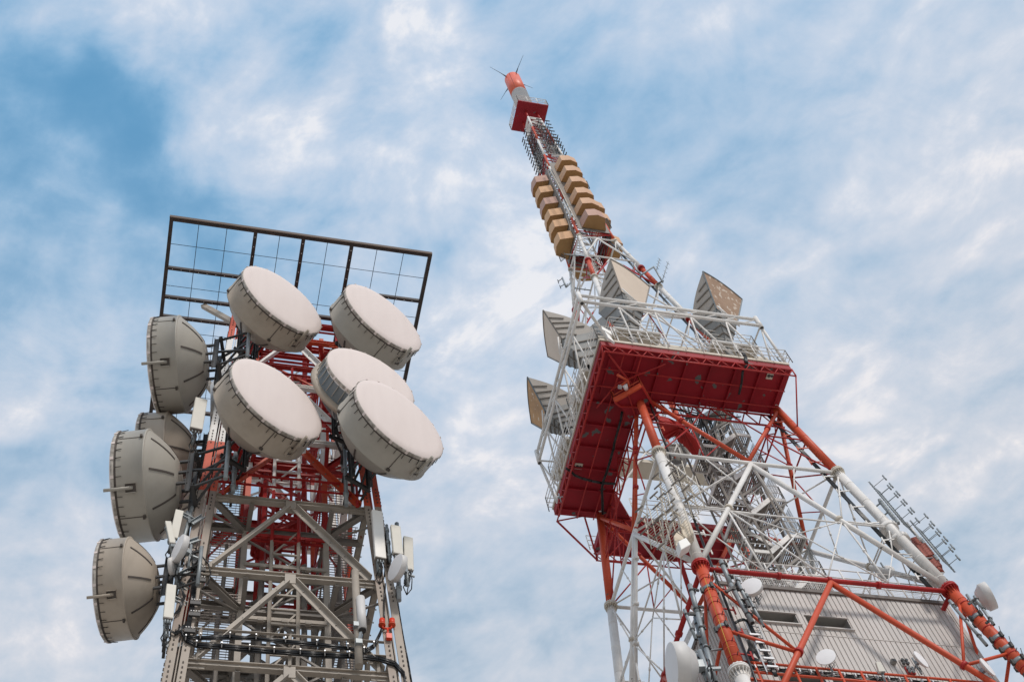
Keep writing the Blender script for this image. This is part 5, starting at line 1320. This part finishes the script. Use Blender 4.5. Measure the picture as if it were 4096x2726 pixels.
# bolt heads along the members, their glint painted in as white
for u in (-2.75,.03,2.88):
    for k in range(8): mb.box(A(u,-7.1+k*.62,ZT-.14), (.05,.05,.03), 'radome_w', EX, EY, EZ)
for v in (-4.35,-2.45,-1.15):
    for k in range(9): mb.box(A(-7.2+k*.5,v,ZT-.13), (.04,.04,.03), 'radome_w', EX, EY, EZ); mb.box(A(3.2+k*.48,v,ZT-.13), (.04,.04,.03), 'radome_w', EX, EY, EZ)
mb.build('frame_beams', rf)
mb = MB()
for u in (-6,-4.4,-1.35,1.45,4.4,6): mb.tube(A(u,-7.4,ZT), A(u,7.5,ZT), .018, 'wire', 4)
for v in (-5.9,-3.2,-.2,.6,2.9,4.2): mb.tube(A(-F_,v,ZT), A(F_,v,ZT), .018, 'wire', 4)
mb.build('wires', rf)
mb = MB()
for (su,sv) in ((-1,-1),(1,-1),(-1,1),(1,1)):
    mb.beam(A(su*2.8,sv*2.8,70), A(su*2.8,sv*2.8,ZT), .3, .3, 'orange')
    mb.beam(A(su*3.0,sv*2.9,68.6), A(su*5.2,sv*2.2,ZT-.1), .24, .3, 'warm_grey')
mb.beam(A(-3.0,.6,66), A(-5.6,2.0,ZT-.2), .22, .28, 'warm_grey')
mb.build('frame_strut', rf)
# red top deck beams
mb = MB()
for v in (-2.8,-1.2,.8,2.8): mb.ibeam(A(-2.8,v,69.9), A(2.8,v,69.9), .25, .4, 'red', up=EZ)
for u in (-2.8,-1.2,1.2,2.8): mb.ibeam(A(u,-2.8,69.5), A(u,2.8,69.5), .25, .4, 'red', up=EZ)
for v in (-2.8,-1.6,.8): mb.ibeam(A(-2.8,v,64.6), A(2.8,v,64.6), .2, .36, 'red', up=EZ)
mb.build('top_deck', ta_)

# ------------------------------------------------------------------ panel antennas on tower A
def panel(label, c, top, bot, wpx, vv, m='panel', T=TA, grp='panel antennas on the grey tower'):
    a_ = hv(T,vv,c,*top); b_ = hv(T,vv,c,*bot); r = thing('panel_antenna', label, 'antenna', b_, 0, grp)
    d = (b_-a_).normalized(); side = (EX*.8+EY*.1); side = (side - d*side.dot(d)).normalized(); nrm = d.cross(side).normalized()
    wd_ = wpx / CR[c][2] / F_PX * a_.length; hw = wd_/2; dp = wd_*.42
    mb = MB(); k = [(-hw,-dp*.35),(-hw*.8,-dp*.5),(hw*.8,-dp*.5),(hw,-dp*.35),(hw,dp*.4),(hw*.9,dp*.5),(-hw*.9,dp*.5),(-hw,dp*.4)]
    mb.prof(a_, b_, k, m, up=nrm); mb.build('radome', r)
    mb = MB(); mb.prof(b_, b_+d*.06, [(x*.92,y*.92) for x,y in k], 'core_grey', up=nrm)
    for s_ in (-.5,0,.5): mb.tube(b_+side*hw*s_, b_+side*hw*s_+d*.28, .045, 'galv', 6)
    mb.build('end_cap', r)
    mb = MB(); off = nrm*(dp*1.4) if (nrm.dot(EY) > 0) else nrm*(-dp*1.4)
    mb.tube(a_.lerp(b_,.1)+off, b_+off+d*.7, .11, 'galv', 10)
    for t in (.18,.8): p = a_.lerp(b_,t); mb.beam(p, p+off, .14, .1, 'galv'); mb.tube(p+off-d*.06, p+off+d*.06, .15, 'galv', 10)
    mb.build('mounting_pole', r)
    m4 = MB()
    for s_ in (-.4,.1,.5):
        pts = [b_ + d*.2 + side*hw*s_, b_ + d*.6 + side*hw*(s_+.2) , b_ + d*.9 + side*(s_*.4) + off, b_ + d*1.3 + off*1.2]; m4.path(pts, .025, 'cable', 5)
    m4.build('jumper_cable', r)
    return r
panel('tan panel antenna left of the lower left drum dish, under the upper left one', 'r1', (712,1255), (680,1440), 74, -4.1)
panel('tall white panel antenna at the top of the right grey leg, the largest', 'r2', (1767,530), (1790,815), 66, -4.4, 'panel_w')
panel('cream panel antenna in the middle of the right-hand group, above the cream dish', 'r2', (1880,620), (1898,790), 60, -4.9)
panel('cream panel antenna furthest right, turned edge on behind the dish', 'r2', (1958,690), (1962,885), 58, -4.2)
panel('cream panel antenna leaning at the left leg, the shorter outer one of the pair', 'r2', (492,590), (520,720), 34, -4.6)
panel('cream panel antenna leaning at the left leg, the taller inner one of the pair', 'r2', (562,525), (525,690), 48, -4.3)
panel('long cream panel antenna low on the left leg beside the lowest drum dish', 'r2', (512,980), (492,1180), 56, -4.6)
# cylinder antennas
for (lab, c, a_, b_, r, vv, m) in (('white cylindrical antenna low on the front of the grey tower, hanging on a pole','r2',(1668,1055),(1680,1250),.18,-4.6,'radome_w'),('white drum shaped antenna behind the lower left drum dish','r1',(822,1165),(822,1430),.42,-2.6,'radome_w')):
    rt = thing('cylinder_antenna', lab, 'antenna', hv(TA,vv,c,*a_)); mb = MB(); p, q = hv(TA,vv,c,*a_), hv(TA,vv,c,*b_); mb.tube(p, q, r, m, 24); mb.build('radome', rt)
    m2 = MB(); m2.tube(q, q+(q-p).normalized()*.05, r*.85, 'dark_steel', 20); m2.build('end_cap', rt)
r_ = thing('antenna_pole', 'grey pole standing off the front of the grey tower holding the white cylinder', 'pole', hv(TA,-4.3,'r2',1655,1470))
mb = MB(); mb.tube(hv(TA,-4.4,'r2',1635,890), hv(TA,-4.4,'r2',1660,1470), .16, 'warm_grey', 12); mb.build('tube', r_)
mb = MB()
for (x,y) in ((1645,1220),(1658,1325)): mb.box(hv(TA,-4.6,'r2',x,y), (.26,.2,.24), 'galv', EX, EY, EZ)
mb.beam(hv(TA,-4.6,'r2',1658,1325), hv(TA,-4.6,'r2',1672,1265), .1, .1, 'galv'); mb.build('clamp', r_)
# galvanised poles on tower A for dishes and panels
for (lab, pts, vv, r) in (('grey pole in front of the left face carrying the lower left drum dish',[(905,170),(888,410)],-3.9,.1),('grey pole at the right carrying the lower right drum dish',[(1570,60),(1582,490)],-3.9,.1),('grey pole with open end low on the right side of the grey tower',[(1890,600),(1905,1070)],-4.5,.1),('grey pole behind the right panel antennas, topped with clamps',[(1828,610),(1850,830)],-4.4,.07),('grey pole beside the left leg holding the leaning panels',[(640,500),(560,800),(540,990)],-4.0,.08),('short grey pole at the lowest left of the tower',[(480,1190),(480,1295)],-4.4,.08)):
    ps = [hv(TA,vv,'r2',x,y) for x,y in pts]; rt = thing('antenna_pole', lab, 'pole', ps[-1], 0, 'grey poles on the grey tower'); mb = MB(); mb.path(ps, r, 'galv', 12); mb.build('tube', rt)
    m2 = MB(); d = (ps[-1]-ps[0]).normalized()
    for t in (.15,.5,.85):
        q = ps[0].lerp(ps[-1],t); m2.tube(q-d*.1, q+d*.1, r*1.4, 'galv', 10); m2.beam(q, q + EY*1.1, .12, .16, 'dark_steel')
    m2.build('clamp', rt)
r_ = thing('steel_bracket', 'zigzag galvanised brackets clamped along the left grey leg', 'bracket', hv(TA,-4.0,'r2',640,600))
mb = MB()
for (x0,y0,x1,y1) in ((640,600,705,560),(640,600,620,530),(560,540,650,590),(560,920,640,880),(540,960,610,1010),(480,1350,555,1300),(620,720,680,700),(520,1060,600,1100),(600,1330,480,1352)): mb.mark(); mb.chan(hv(TA,-4.1,'r2',x0,y0), hv(TA,-4.0,'r2',x1,y1), .12, .22, 'galv')
mb.build_each('bracket_arm', r_)
mb = MB()
for j in range(6): mb.path([hv(TA,-4.3,'r2',x+random.uniform(-8,8),y+random.uniform(-8,8)) for x,y in ((600,690),(560,780),(530,860),(560,940),(590,1050),(560,1130),(500,1180),(470,1230),(540,1270),(600,1220))], .022, 'cable', 5)
mb.build('cable_bundle', r_)
